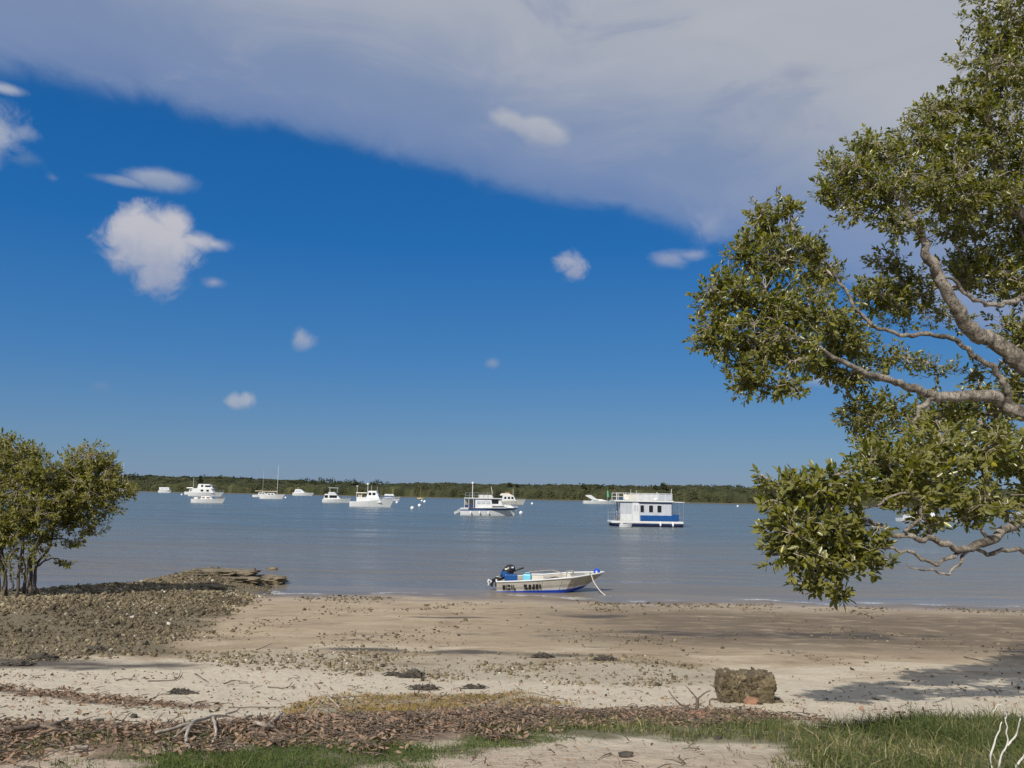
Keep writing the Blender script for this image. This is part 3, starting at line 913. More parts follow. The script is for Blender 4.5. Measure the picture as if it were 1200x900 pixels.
CX = np.repeat(cxs[:, None], len(cof), 1); SH = shore(cxs)[:, None] + 2.5 * fbm(cxs * .13, cxs * 0, 3, 12)[:, None]; CY = SH + cof[None, :]
hh_ = 6.6 + np.interp(cof, [0, 40, 150], [0, 1.8, 4.2])[None, :] + 2.6 * fbm(CX * .16, CY * .16, 4, 15) + 2.4 * fbm(CX * .028, CY * .03, 2, 16)
hh_ = hh_ * np.interp(CX, [-400, -200, 100, 300], [1.0, .95, 1.1, 1.15]) * np.interp(cof, [.5, 1.2, 2.2, 3.4, 5.0], [.0, .55, .8, .93, 1])[None, :]
CZ = ground_h(CX.ravel(), CY.ravel()).reshape(CX.shape) + hh_
ci = np.arange(CX.size).reshape(CX.shape)
CFq = np.stack([ci[:-1, :-1], ci[1:, :-1], ci[1:, 1:], ci[:-1, 1:]], -1).reshape(-1, 4)
BODY = np.stack([CX.ravel(), CY.ravel(), CZ.ravel()], -1)
V = np.vstack([p[0] for p in parts]); k = 0; Fs = []
for p in parts:
    Fs.append(p[1] + k); k += len(p[0])
cl_r = np.repeat(np.clip(.5 + .9 * vn(V[::6, 0] * .11, V[::6, 1] * .2, 44) + rng.normal(0, .14, len(V) // 6), 0, 1), 6)
b_r = np.clip(.22 + .6 * vn(BODY[:, 0] * .11, BODY[:, 1] * .2, 44) + .5 * vn(BODY[:, 0] * .6, BODY[:, 1] * .6, 45), 0, 1)
wood = np_mesh('mangrove_wood', np.vstack([V, BODY]), [np.vstack(Fs + [CFq + len(V)])], [M['canopy']], None, {'rnd': np.concatenate([cl_r, b_r])})
tag(wood, 'low olive green mangrove forest lining the far shore of the estuary', 'forest', None, 'stuff')
parts = []
x2 = np.arange(-950, 800, 7.0)
for off, hg in ((70, 8.5), (120, 10.0)):
    x = x2 + rng.uniform(-3, 3, len(x2)); y = shore(x) + off + rng.uniform(-6, 6, len(x2))
    g = ground_h(x, y)
    h = (hg + 2.0 + rng.normal(size=len(x2)) * .7) * (1 + .3 * vn(x * .02, x * 0 + off, 9))
    parts.append(crowns(x, y, g + h * .62, rng.uniform(4, 6, len(x2)), h * .42, 80, np.full(len(x2), 1.6)))
V = np.vstack([p[0] for p in parts]); k = 0; Fs = []
for p in parts:
    Fs.append(p[1] + k); k += len(p[0])
w2 = np_mesh('ridge_wood', V, np.vstack(Fs), [M['canopydark']], None, {'rnd': np.repeat(rng.random(len(V) // 6), 6)})
tag(w2, 'darker wood on the low ridge behind the shoreline mangroves', 'forest', None, 'stuff')

EM = [(416, 564, 'single dark treetop above the wood behind the anchored flybridge cruiser'), (597, 566, 'broad dark treetop above the far wood just past the trawler mast'), (606, 568, 'lower bushy treetop in the far wood beside the broad dark one'),
      (684, 568, 'rounded treetop above the far wood over the sports boat stern'), (716, 569, 'small treetop above the far wood over the green flag'), (777, 566, 'tallest pointed treetop in the far wood above the houseboat roof'), (768, 569, 'squat treetop in the far wood beside the tallest pointed one'),
      (235, 558, 'flat treetop on the ridge above the twin deck motor yacht')]
for px, py, lab in EM:
    d = ray(px, py)
    Y = 640 + max(0, (600 - px) * .33)
    xx = d.x / d.y * Y; Y = float(shore(np.array([xx]))[0]) + 24; xx = d.x / d.y * Y
    top = CAMZ + d.z / d.y * Y
    g = gh(xx, Y)
    root = empty('tall_tree', (xx, Y, g), 0, lab, 'tree', 'taller trees in the far wood')
    H = top - g
    b = MB().tube([(0, 0, -.3), (.1, 0, H * .5), (0, 0, H * .9)], [.3, .2, .06], 6); b.build('trunk', 'bark', root)
    cx = np.array([0, 1.2, -1.3, .3, 0.]); cz = np.array([.86, .7, .68, .55, .76]) * H
    V, Fa = crowns(cx, cx * 0 + rng.normal(size=5), cz, np.full(5, 2.0), np.full(5, H * .15), 60, np.full(5, 1.2))
    np_mesh('crown', V, Fa, [M['canopydark']], None, {'rnd': np.repeat(rng.random(len(V) // 6), 6)}, root)


# ------------------------------------------------------------------ boats
class Boat:
    """local units are metres; X(px) and Z(py) turn photo measurements into the boat's own frame"""
    def __init__(s, name, label, cat, px0, px1, pyw, yaw=0.0, group='boats moored in the estuary', cx=None):
        s.pc = (px0 + px1) / 2; s.yw = pyw
        p = on_z(s.pc, pyw)
        if p.y > 760: p = at(s.pc, pyw, 760); p.z = 0
        s.k = p.y / F / math.cos(R(yaw))
        s.root = empty(name, (p.x, p.y, 0), R(yaw), label, cat, group)
        s.L = (px1 - px0) * s.k
        s.D = p.y

    def X(s, px): return (px - s.pc) * s.k
    def Z(s, py): return (s.yw - py) * s.k

    def hull(s, hs, hb, beam=.32, rake=.09, keel=.05, tw=.8, mats=('white', 'white', 'antifoul'), x0=None, x1=None, name='hull', parent=None, yo=0.0, stripe=None):
        mb = MB()
        xa = -s.L / 2 if x0 is None else s.X(x0); xb = s.L / 2 if x1 is None else s.X(x1)
        L = xb - xa; B = beam * L; rk = rake * L; kl = keel * L
        hs, hb = hs * s.k, hb * s.k
        rings = []
        n = 16
        for i in range(n):
            t = i / (n - 1)
            w = B / 2 * (tw + (1 - tw) * math.sin(min(1, t / .4) * math.pi / 2)) if t < .4 else B / 2 * max(.015, 1 - ((t - .4) / .6) ** 2.4)
            h = hs + (hb - hs) * t ** 1.9
            lv = [(1.0, h), (.985, h * .8), (.96, h * .62), (.90, h * .18), (.86, .0), (.62, -kl * .55), (.0, -kl * (1 - .5 * t ** 3))]
            r = []
            for fw, z in lv:
                fx = (z + kl) / (h + kl)
                r.append((xa + t * (L - rk) + rk * fx * t ** 2.5, yo - w * fw * (1 - .35 * t * (1 - fx)), z))
            r += [(x, 2 * yo - y, z) for x, y, z in r[-2::-1]]
            rings.append(r)
        a, b_, c = 0, 1, 2
        ms = [a, b_, a, a, c, c, c, c, a, a, b_, a]
        mb.loft(rings, ms, caps=False)
        k = len(mb.v)
        m = len(rings[0])
        q = len(mb.v) - len(rings) * m
        mb.f.append([q + j for j in range(m)]); mb.m.append(a)
        e = q + (n - 1) * m
        mb.f.append([e + j for j in range(m)][::-1]); mb.m.append(a)
        # deck a little below the sheer
        dk = []
        for r in rings:
            p, s_ = Vector(r[0]), Vector(r[-1])
            z = p.z - .06 * s.k
            dk.append([(p.x, p.y * .98 + s_.y * .02, z), (p.x, p.y * .02 + s_.y * .98, z)])
        mb.loft(dk, caps=False, m=a)
        o = mb.build(name, mats, parent or s.root)
        s.B = B
        return o

    def cab(s, name, px0, px1, pyb, pyt, w, fs=0, bs=0, tin=.0, mat='white', parent=None, y=0, bevel=.04):
        """cabin block between two photo columns and rows; fs / bs are the front and back slopes in photo px"""
        mb = MB().cabin(s.X(px0), s.X(px1), s.Z(pyb), s.Z(pyt), w * s.L, fs * s.k, bs * s.k, tin * s.L, 0)
        o = mb.build(name, mat, parent or s.root, bevel=min(bevel, .2 * abs(s.Z(pyt) - s.Z(pyb))))
        o['_w'] = w * s.L; o['_t'] = tin * s.L
        return o

    def windows(s, par, rng_, pyb, pyt, w, mat='glass', slope=0.0):
        for a, b in rng_:
            for sg in (-1, 1):
                y = sg * w * s.L / 2
                y0, y1 = (y - .03, y + .012) if sg > 0 else (y - .012, y + .03)
                MB().box(s.X(a), s.X(b), y0 + slope * (-sg), y1 + slope * (-sg), s.Z(pyb), s.Z(pyt)).build('window', mat, par)

    def screen(s, par, px, slope, pyb, pyt, w, mat='glass'):
        """raked windscreen across the front of a cabin"""
        x = s.X(px); e = .02
        a = w * s.L / 2 * .9
        MB().hexa([(x - .05, -a, s.Z(pyb)), (x + e, -a, s.Z(pyb)), (x + e, a, s.Z(pyb)), (x - .05, a, s.Z(pyb))],
                  [(x - slope * s.k - .05, -a, s.Z(pyt)), (x - slope * s.k + e, -a, s.Z(pyt)), (x - slope * s.k + e, a, s.Z(pyt)), (x - slope * s.k - .05, a, s.Z(pyt))]).build('windscreen', mat, par)

    def rail(s, px0, px1, pyb0, pyb1, pyt0, pyt1, w, n=6, r=.018, w1=None, name='rail', mid=True, mat='metal'):
        mb = MB()
        w1 = w if w1 is None else w1
        for sg in (-1, 1):
            top, md = [], []
            for i in range(n):
                t = i / (n - 1)
                x = s.X(px0 + (px1 - px0) * t)
                y = sg * s.L * (w + (w1 - w) * t ** 1.6) / 2
                zb = s.Z(pyb0 + (pyb1 - pyb0) * t); zt = s.Z(pyt0 + (pyt1 - pyt0) * t)
                mb.tube([(x, y, zb), (x, y, zt)], r, 5)
                top.append((x, y, zt)); md.append((x, y, (zb + zt) / 2))
            mb.tube(top, r, 5)
            if mid: mb.tube(md, r * .8, 5)
        x = s.X(px1); y = s.L * w1 / 2
        mb.tube([(x, -y, s.Z(pyt1)), (x, y, s.Z(pyt1))], r, 5)
        return mb.build(name, mat, s.root)

    def pole(s, name, px, pyb, pyt, r, lean=0, mat='mast', y=0.0, r1=None):
        return MB().tube([(s.X(px), y, s.Z(pyb)), (s.X(px + lean), y, s.Z(pyt))], [r, r if r1 is None else r1], 8).build(name, mat, s.root)


# --- houseboat
b = Boat('houseboat', 'boxy white and blue houseboat with railed roof deck and three dark windows', 'houseboat', 714.5, 800, 616.8, 3)
W_ = .36
for sg in (-1, 1):
    mb = MB()
    y0 = sg * b.L * W_ * .33
    rings = []
    for px, sc in ((716, .5), (719, .9), (735, 1), (790, 1), (795, .9), (797.5, .5)):
        rings.append([(b.X(px), y0 + math.cos(t) * .62 * sc, b.Z(614) + math.sin(t) * .50 * sc - .05) for t in np.arange(10) * math.pi / 5])
    mb.loft(rings, None, True, True)
    mb.build('pontoon', 'navy', b.root)
MB().box(b.X(735), b.X(794), -b.L * W_ / 2, b.L * W_ / 2, b.Z(615.9), b.Z(613.2)).build('lower_band', 'navy', b.root, bevel=.03)
MB().box(b.X(714.5), b.X(797), -b.L * W_ / 2 - .03, b.L * W_ / 2 + .03, b.Z(613.2), b.Z(610.6)).build('deck', 'white', b.root, bevel=.05)
cabw = W_ * .94
cb = b.cab('cabin', 724.5, 783.5, 610.6, 588.9, cabw, mat='grey', bevel=.03)
for x0, x1 in ((747.5, 751.6), (757.4, 762), (767, 771.8)):
    for sg in (-1, 1):
        yy = sg * cabw * b.L / 2
        fr = MB().box(b.X(x0) - .06, b.X(x1) + .06, yy - .03, yy + .03, b.Z(600.4) - .06, b.Z(592.6) + .06).build('window', 'palewhite', cb)
        MB().box(b.X(x0), b.X(x1), yy - .045, yy + .045, b.Z(600.4), b.Z(592.6)).build('pane', 'glass', fr)
for sg in (-1,):
    yy = sg * cabw * b.L / 2
    dr = MB().box(b.X(738.5), b.X(746.5), yy - .07, yy + .03, b.Z(610.6), b.Z(589.6)).build('door', 'white', cb, bevel=.02)
    MB().box(b.X(740), b.X(742), yy - .085, yy, b.Z(599), b.Z(592.5)).build('pane', 'grey', dr)
    MB().box(b.X(743), b.X(745), yy - .085, yy, b.Z(599), b.Z(592.5)).build('pane', 'grey', dr)
    MB().box(b.X(725), b.X(738), yy - .05, yy + .02, b.Z(610.4), b.Z(603.2)).build('side_panel', 'white', cb, bevel=.02)
    MB().box(b.X(747.3), b.X(785), yy - .10, yy + .02, b.Z(610.2), b.Z(603.9)).build('blue_panel', 'blue', b.root, bevel=.02)
    MB().box(b.X(785.2), b.X(791.5), yy - .10, yy + .02, b.Z(610.2), b.Z(602.5)).build('blue_panel', 'blue', b.root, bevel=.02)
MB().box(b.X(717.5), b.X(786), -b.L * W_ * .53, b.L * W_ * .53, b.Z(588.9), b.Z(587.2)).build('roof', 'white', b.root, bevel=.04)
MB().box(b.X(745), b.X(784), -b.L * W_ * .505, b.L * W_ * .505, b.Z(590.2), b.Z(588.9) - .004).build('roof_fascia', 'navy', b.root)
MB().box(b.X(786), b.X(798.5), -b.L * W_ * .48, b.L * W_ * .48, b.Z(589.0), b.Z(588.2)).build('awning', 'palewhite', b.root)
b.rail(720, 784, 587.2, 587.2, 579.2, 579.2, W_, 9, .03, name='roof_rail', mat='mast')
for x0, x1, yt, m in ((734, 743.3, 580.5, 'cream'), (744.5, 754, 580.2, 'palewhite'), (755, 766, 580, 'palewhite'), (768, 783.5, 580, 'grey')):
    for sg in (-1, 1):
        yy = sg * b.L * W_ / 2
        MB().box(b.X(x0), b.X(x1), yy - .02, yy + .02, b.Z(586.8), b.Z(yt)).build('screen_panel', m, b.root)
b.pole('post', 720.3, 587, 578.6, .05, 0, 'mast', -b.L * W_ / 2)
b.pole('post', 766.6, 587, 577.5, .05, 0, 'mast', -b.L * W_ / 2)
b.pole('antenna', 786, 587, 573.5, .03, 1.6, 'mast', .2)
b.pole('antenna', 740, 587, 574.5, .02, 0, 'mast', .4)
b.pole('antenna', 746.5, 587, 575.5, .02, 0, 'mast', .4)
for px in (715.3, 722.5, 792, 797.6):
    for sg in (-1, 1):
        b.pole('post', px, 611, 588.8 if px < 797 else 589, .035, 0, 'metal', sg * b.L * W_ * .46)
b.rail(715, 724, 610.6, 610.6, 601.5, 601.5, W_ * .95, 4, .018, name='bow_rail')
b.rail(788, 797, 610.6, 610.6, 601, 601, W_ * .95, 4, .018, name='stern_rail')
for px in (770.2, 784.6):
    f = MB().ball((b.X(px), -b.L * W_ / 2 - .16, b.Z(613.6)), (.14, .14, .34), 10, 8).build('fender', 'buoy', b.root, True)
MB().ball((b.X(765.5), -b.L * W_ * .5, b.Z(586)), (.35, .12, .2)).build('lifebuoy', 'white', b.root, True)
# gear on its fore deck, and the tender beside it
q = empty('deck_chair', b.root.location + Vector((b.X(718.5), -.9, b.Z(610.6))), 0, 'blue folding chair on the houseboat fore deck', 'chair')
MB().hexa([(-.25, -.25, .42), (.25, -.25, .42), (.25, .25, .42), (-.25, .25, .42)], [(-.25, -.25, .48), (.25, -.25, .48), (.25, .25, .48), (-.25, .25, .48)]).build('seat', 'blue', q)
MB().hexa([(.2, -.25, .48), (.26, -.25, .48), (.26, .25, .48), (.2, .25, .48)], [(.34, -.25, 1.1), (.4, -.25, 1.1), (.4, .25, 1.1), (.34, .25, 1.1)]).build('backrest', 'blue', q)
for sx in (-.22, .22):
    for sy in (-.22, .22):
        MB().tube([(sx, sy, 0), (sx, sy, .42)], .02, 5).build('leg', 'metal', q)
for px in (730, 734.5, 754.4, 764.4, 775.5, 780):
    for sg in (-1, 1):
        yy = sg * cabw * b.L / 2
        MB().box(b.X(px) - .02, b.X(px) + .02, yy - .018, yy + .018, b.Z(603 if px < 740 else 602), b.Z(589.4)).build('panel_seam', 'palewhite', cb)
MB().box(b.X(724.3), b.X(724.3) + .02, -.5, .5, b.Z(610.4), b.Z(592)).build('doorway', 'glass', cb)  # dark sheet painted as the unlit cabin inside the opening
MB().box(b.X(755), b.X(762), -.6, .5, b.Z(587.2), b.Z(584.8)).build('roof_locker', 'cream', b.root, bevel=.03)
MB().hexa([(b.X(722), -.9, b.Z(586.4)), (b.X(731), -.9, b.Z(586.4)), (b.X(731), .7, b.Z(585)), (b.X(722), .7, b.Z(585))], [(b.X(722), -.9, b.Z(586.1)), (b.X(731), -.9, b.Z(586.1)), (b.X(731), .7, b.Z(584.7)), (b.X(722), .7, b.Z(584.7))]).build('solar_panel', 'glass', b.root)
q = empty('gas_bottle', b.root.location + Vector((b.X(722.6), -1.35, b.Z(610.6))), 0, 'dark green gas bottle standing against the houseboat front wall', 'gas bottle')
MB().loft([[(math.cos(t_) * r_, math.sin(t_) * r_, z_) for t_ in np.arange(10) * math.pi / 5] for r_, z_ in ((.14, 0), (.16, .05), (.16, .62), (.08, .74))], None, True, True).build('body', 'drift2', q, True)
MB().tube([(0, 0, .72), (0, 0, .84)], .04, 6).build('valve', 'metal', q)
t = Boat('tender', 'small white tender tied alongside the houseboat fore deck', 'dinghy', 726, 741, 617.6, 0)
t.hull(3.2, 4.2, .45, .12, .04, .8, ('white', 'grey', 'blue'))
MB().box(t.X(728), t.X(730), -t.L * .15, t.L * .15, t.Z(615), t.Z(613.4)).build('seat', 'cream', t.root)
MB().tube([(t.X(728), -.1, t.Z(614)), (t.X(727), -.1, t.Z(609)), (t.X(730), -.1, t.Z(608))], .12, 6).build('outboard', 'white', t.root)

# --- trawler-style cruiser in the middle
b = Boat('motor_cruiser', 'white cabin cruiser with blue side stripe, covered aft cockpit and tall masthead dome', 'motor boat', 540, 607, 604, 2)
b.hull(8.2, 11.5, .34, .10, .05, .85, ('white', 'blue', 'antifoul'))
MB().box(b.X(549), b.X(596), -b.L * .174, b.L * .174, b.Z(596.4), b.Z(595.7)).build('stripe', 'navy', b.root)
cb = b.cab('cabin', 557, 577, 596, 585, .27, 1.5, 0, .01)
b.windows(cb, ((559, 562.5), (564, 568), (569.5, 573.5)), 590.5, 587.5, .272, 'grey', .0)
c2 = b.cab('wheelhouse', 574, 590, 593, 584.6, .26, 6, 0, .015)
b.screen(c2, 590, 6, 592.6, 585, .25)
b.windows(c2, ((575.5, 583.5),), 590.6, 585.8, .252)
b.cab('foredeck_trunk', 574, 602, 595, 591.2, .2, 5, 0, .03)
MB().box(b.X(544), b.X(590), -b.L * .15, b.L * .15, b.Z(585), b.Z(584.1)).build('roof', 'white', b.root, bevel=.04)
fb = b.cab('flybridge', 560.5, 578, 584, 580.5, .22, 2, 0, .0)
b.screen(fb, 578.2, 2, 582, 579, .2)
b.rail(545, 576, 584, 584, 578.4, 578.4, .27, 7, .025)
for px in (544.6, 549.5, 555):
    for sg in (-1, 1):
        b.pole('post', px, 597, 584.9, .04, 0, 'mast', sg * b.L * .14)
MB().box(b.X(545), b.X(556.5), -b.L * .142, -b.L * .136, b.Z(595), b.Z(592)).build('cockpit_screen', 'cloth', b.root)
MB().box(b.X(544.4), b.X(556), b.L * .05, b.L * .14, b.Z(597), b.Z(586)).build('cockpit_locker', 'aluin', b.root)
b.rail(588, 605, 592, 592.5, 588.5, 588.5, .26, 6, .02, .08, name='bow_rail')
b.pole('mast', 553.4, 584, 568.5, .06)
MB().ball((b.X(553.4), 0, b.Z(567.3)), .24, 12, 8).build('masthead_dome', 'white', b.root, True)
b.pole('antenna', 577, 581, 571, .04, -2.2)
for px in (552, 562, 572):
    MB().ball((b.X(px), -b.L * .172 - .05, b.Z(601)), (.14, .13, .35), 8, 6).build('fender', 'buoy', b.root, True)
t = Boat('tender', 'narrow white tender tipped up behind the cabin cruiser stern', 'dinghy', 530.5, 541.5, 602.5, 8)
t.hull(2.6, 3.6, .4, .15, .05, .75, ('white', 'grey', 'grey'))
MB().box(t.X(533), t.X(535), -t.L * .12, t.L * .12, t.Z(600.8), t.Z(599.6)).build('seat', 'wood', t.root)
t.root.rotation_euler = (0, R(-24), R(8)); t.root.location.z = .35
t.root.location.x += .3
MB().tube([(t.L * .4, 0, -.1), (t.L * .62, 0, -.2)], .03, 5).build('davit_arm', 'metal', t.root)

# --- cruiser behind it
b = Boat('motor_cruiser', 'white flybridge cruiser with three square windows half hidden behind the blue striped one', 'motor boat', 575, 616, 591, 3)
b.hull(4.0, 6.0, .30, .1, .04, .85, ('cream', 'cream', 'antifoul'))
cb = b.cab('cabin', 588, 604.5, 587.5, 581, .24, 3, 1, .01)
b.windows(cb, ((590.6, 593), (594.8, 597.2), (598.8, 601.2)), 584.8, 582.3, .242)
fb = b.cab('flybridge', 585.5, 601, 581, 578.5, .22, 5, 2, .01, 'cream')
b.cab('canopy', 591, 598, 578.4, 576.6, .18, 2, 1, .02, 'wood')
b.pole('mast', 601, 582, 573, .05)
b.rail(603, 615, 586, 586, 583.6, 583.6, .2, 5, .025, .05, name='bow_rail')

# --- big white cruiser
b = Boat('motor_cruiser', 'high sided white motor cruiser with arched wheelhouse and radar dome, whole hull plain white', 'motor boat', 411, 462, 594, -4)
b.hull(6, 10.5, .34, .12, .05, .86, ('white', 'white', 'antifoul'))
b.cab('deckhouse', 419, 448, 589, 583.2, .27, 3, 0, .01)
cb = b.cab('wheelhouse', 430, 445, 583.2, 575.6, .22, 4, 2, .035)
b.screen(cb, 445, 4, 582.5, 577, .2)
b.windows(cb, ((432.5, 435.5), (437, 440.5)), 580.5, 577.6, .205)
b.cab('aft_canopy', 418, 431, 578.6, 577.6, .22, 0, 0, 0, 'cream')
for px in (418.5, 424.5):
    for sg in (-1, 1): b.pole('post', px, 584, 578.5, .05, 0, 'mast', sg * b.L * .1)
b.cab('aft_box', 420, 425, 584, 580.5, .16, 0, 0, 0, 'tan')
b.pole('mast', 430.2, 578, 569, .06)
MB().ball((b.X(430.2), 0, b.Z(568)), (.36, .36, .3), 12, 8).build('radar_dome', 'white', b.root, True)
b.pole('antenna', 434.5, 577, 569.5, .03)
b.pole('antenna', 441, 577, 570.5, .03, .6)
MB().ball((b.X(417.4), .4, b.Z(570.6)), (.3, .3, .2), 8, 6).build('satellite_dome', 'grey', b.root, True)
b.pole('mast', 417.4, 579, 571, .04, 0, 'mast', .4)
b.rail(446, 461, 585, 583.5, 581, 580, .25, 6, .025, .06, name='bow_rail')

# --- small boat with blue cover behind it
b = Boat('small_cabin_boat', 'small white cabin boat with blue cover tucked behind the plain white motor cruiser bow', 'motor boat', 449, 469, 586.8, 0)
b.hull(3.2, 4.6, .34, .1, .04, .8, ('white', 'blue', 'antifoul'))
cb = b.cab('cabin', 451, 461, 583.6, 581.6, .24, 1.5, 0, .01)
b.cab('canopy', 450.5, 462, 581.6, 579.2, .25, 1, .5, .02, 'white')
MB().box(b.X(451), b.X(461), -b.L * .128, b.L * .128, b.Z(582.8), b.Z(581.4)).build('boat_cover', 'blue', b.root)
b.pole('mast', 460, 580, 573.5, .06, 0, 'yellow')

# --- flybridge motor boat
b = Boat('motor_cruiser', 'white motor boat with wraparound dark windscreen and open flybridge frame', 'motor boat', 378.5, 411, 589, 4)
b.hull(3.6, 5.4, .34, .1, .04, .85, ('white', 'white', 'antifoul'))
cb = b.cab('cabin', 379.5, 401, 586, 579.2, .27, 7, 1.5, .03)
b.windows(cb, ((381, 384.6), (386.5, 395)), 583.6, 580.6, .258)
b.screen(cb, 401, 7, 584.5, 579.6, .26)
b.cab('flybridge', 384.5, 394, 579.2, 577, .22, 2, 1, .0)
MB().box(b.X(385), b.X(396), -b.L * .11, b.L * .11, b.Z(572.4), b.Z(571.8)).build('bimini_top', 'grey', b.root)
for px in (386, 395):
    for sg in (-1, 1): b.pole('post', px, 578, 572.2, .04, 0, 'mast', sg * b.L * .1)
b.rail(399, 410.5, 584.5, 584, 581.8, 581.5, .24, 5, .025, .06, name='bow_rail')

# --- sports cruiser far off
b = Boat('motor_cruiser', 'low white sports cruiser with sloping cabin alone between the yachts and the motor boats', 'motor boat', 343.5, 368, 580.8, 0)
b.hull(3.4, 3.4, .30, .14, .04, .85, ('white', 'white', 'white'))
cb = b.cab('cabin', 345, 358.5, 578.2, 573.6, .24, 6, 1.5, .03)
b.screen(cb, 358.5, 6, 577.4, 574.2, .22, 'grey')
b.windows(cb, ((347.5, 353),), 576.6, 574.8, .222, 'grey')
b.pole('mast', 349, 574, 571.2, .1)

# --- two yachts
def yacht(label, x0, x1, yw, mx, mtop, hs, hb, mats=('white', 'white', 'antifoul'), yaw=0, r=.09, cover='tan'):
    b = Boat('sailing_yacht', label, 'yacht', x0, x1, yw, yaw, 'sailing yachts at anchor')
    b.hull(hs, hb, .28, .14, .05, .6, mats)
    w = x1 - x0
    cb = b.cab('coachroof', x0 + w * .25, x0 + w * .68, yw - hs * .8, yw - hs - 2.6, .15, w * .12, w * .03, .01, mats[0])
    b.windows(cb, ((x0 + w * .32, x0 + w * .42), (x0 + w * .46, x0 + w * .55)), yw - hs - .8, yw - hs - 1.9, .147)
    b.pole('mast', mx, yw - hs, mtop, r, 0, 'mast', 0, r * .6)
    MB().tube([(b.X(mx), 0, b.Z(yw - hs - 4)), (b.X(x0 + w * .08), 0, b.Z(yw - hs - 4.2))], .11, 6).build('boom', 'mast', b.root)
    MB().tube([(b.X(mx - .5), 0, b.Z(yw - hs - 4.4)), (b.X(x0 + w * .1), 0, b.Z(yw - hs - 4.5))], [.28, .14], 8).build('sail_cover', cover, b.root)
    for e in (x1 - .3, x0 + .4):
        MB().tube([(b.X(mx), 0, b.Z(mtop + .6)), (b.X(e), 0, b.Z(yw - (hb if e > mx else hs)))], .018, 4).build('stay', 'metal', b.root)
    return b


yacht('white yacht with the tall bright mast moored beside a buoy', 305, 333.5, 584.6, 324.3, 545.5, 4.0, 5.6)
yacht('smaller cream yacht with a thin mast behind the tall masted one', 296.5, 321, 582.6, 307.5, 551, 2.6, 3.6, ('white', 'cream', 'white'), 2, .05)
yacht('yacht with a short mast rafted behind the twin deck motor yacht', 216.5, 236, 579.6, 226, 560, 3.2, 4, ('white', 'white', 'white'), 0, .11, 'white')
yacht('yacht mostly hidden by mangrove leaves with only its tall mast showing', 122, 152, 578, 142.6, 541.5, 3.6, 4.6, ('white', 'white', 'antifoul'), 0, .12)
yacht('yacht hidden behind mangrove leaves with only its lower mast tip showing', 136, 160, 576.6, 148.5, 553, 3, 4, ('white', 'white', 'antifoul'), 0, .09)

# --- twin deck motor yacht and the half cabin in front
b = Boat('motor_yacht', 'twin deck white motor yacht with two square windows moored before the far wood', 'motor boat', 222, 262, 581.5, 0)
b.hull(4.4, 5.0, .3, .12, .04, .85, ('white', 'white', 'antifoul'))
cb = b.cab('deckhouse', 226, 252, 577.8, 572.6, .25, 4, 1, .01)
b.windows(cb, ((236.5, 239.6), (243, 246)), 576.2, 574, .246)
fb = b.cab('upper_deckhouse', 232, 251, 572.6, 567.6, .2, 6, 1, .02)
b.windows(fb, ((241, 247.5),), 571, 569, .186)
b.windows(fb, ((236.4, 238.6),), 571, 568.6, .19)
b.screen(fb, 251, 6, 571.6, 568.4, .18)
b.rail(250, 261.5, 577, 576.6, 574.4, 574, .24, 5, .03, .06, name='bow_rail')
b = Boat('half_cabin_boat', 'white half cabin boat with tan seats floating in front of the twin deck motor yacht', 'motor boat', 225.5, 263.5, 589.4, 0)
b.hull(4.4, 5.6, .32, .1, .04, .85, ('white', 'white', 'antifoul'))
cb = b.cab('cabin', 236, 252, 585.4, 581.6, .24, 6, 1, .02)
b.screen(cb, 252, 6, 584.6, 582, .2, 'glass')
b.windows(cb, ((238, 241), (243, 247)), 584.2, 582.6, .226, 'wood')
b.cab('engine_cover', 228, 232, 585.5, 583, .12, 0, 0, 0, 'cream')
b.cab('hatch', 255, 260, 584.8, 582.6, .09, 1, 1, 0, 'wood')
b.rail(252, 263, 584.4, 583.8, 581.6, 580.8, .22, 5, .02, .05, name='bow_rail')

# --- small far boats
b = Boat('small_cabin_boat', 'little boxy white boat with a flat cabin nearest the yachts beyond the mangroves', 'motor boat', 186, 200.5, 577.4, 0)
b.hull(2.6, 3, .3, .08, .03, .9, ('white', 'white', 'white'))
cb = b.cab('cabin', 187, 199, 574.6, 571.2, .26, 1, 0, 0)
b.windows(cb, ((189.4, 192), (194, 197)), 573.6, 572.2, .262, 'grey')
b = Boat('small_cabin_boat', 'tiny grey white launch close under the far wood beyond the yellow beacon', 'motor boat', 510.5, 517, 581.4, 0)
b.hull(1.6, 2, .34, .08, .03, .8, ('grey', 'grey', 'grey')); b.cab('cabin', 511.5, 515, 580, 577.8, .24, .8, 0, 0, 'grey')
b = Boat('small_cabin_boat', 'tiny white runabout with a pole close under the far wood', 'motor boat', 518, 524.5, 581.4, 0)
b.hull(1.4, 1.8, .34, .08, .03, .8, ('grey', 'grey', 'grey')); b.cab('windscreen', 520, 522, 580.2, 579, .2, .5, 0, 0, 'grey'); b.pole('antenna', 520, 580, 573.5, .08)

# --- speedboat with arch behind the houseboat
b = Boat('sports_boat', 'long low white sports boat with radar arch passing behind the houseboat', 'motor boat', 683.5, 731, 590.6, 2)
b.hull(3.4, 4.2, .25, .16, .04, .85, ('white', 'white', 'white'))
b.cab('cockpit_coaming', 692, 716, 588, 585.2, .19, 12, 2, .03)
mb = MB()
for sg in (-1, 1):
    y = sg * b.L * .1
    mb.hexa([(b.X(695), y - .06, b.Z(586.5)), (b.X(701), y - .06, b.Z(586.5)), (b.X(701), y + .06, b.Z(586.5)), (b.X(695), y + .06, b.Z(586.5))],
            [(b.X(686.5), y - .06, b.Z(582)), (b.X(692), y - .06, b.Z(580.6)), (b.X(692), y + .06, b.Z(580.6)), (b.X(686.5), y + .06, b.Z(582))])
mb.box(b.X(686.5), b.X(692.5), -b.L * .1, b.L * .1, b.Z(582.2), b.Z(580.6))
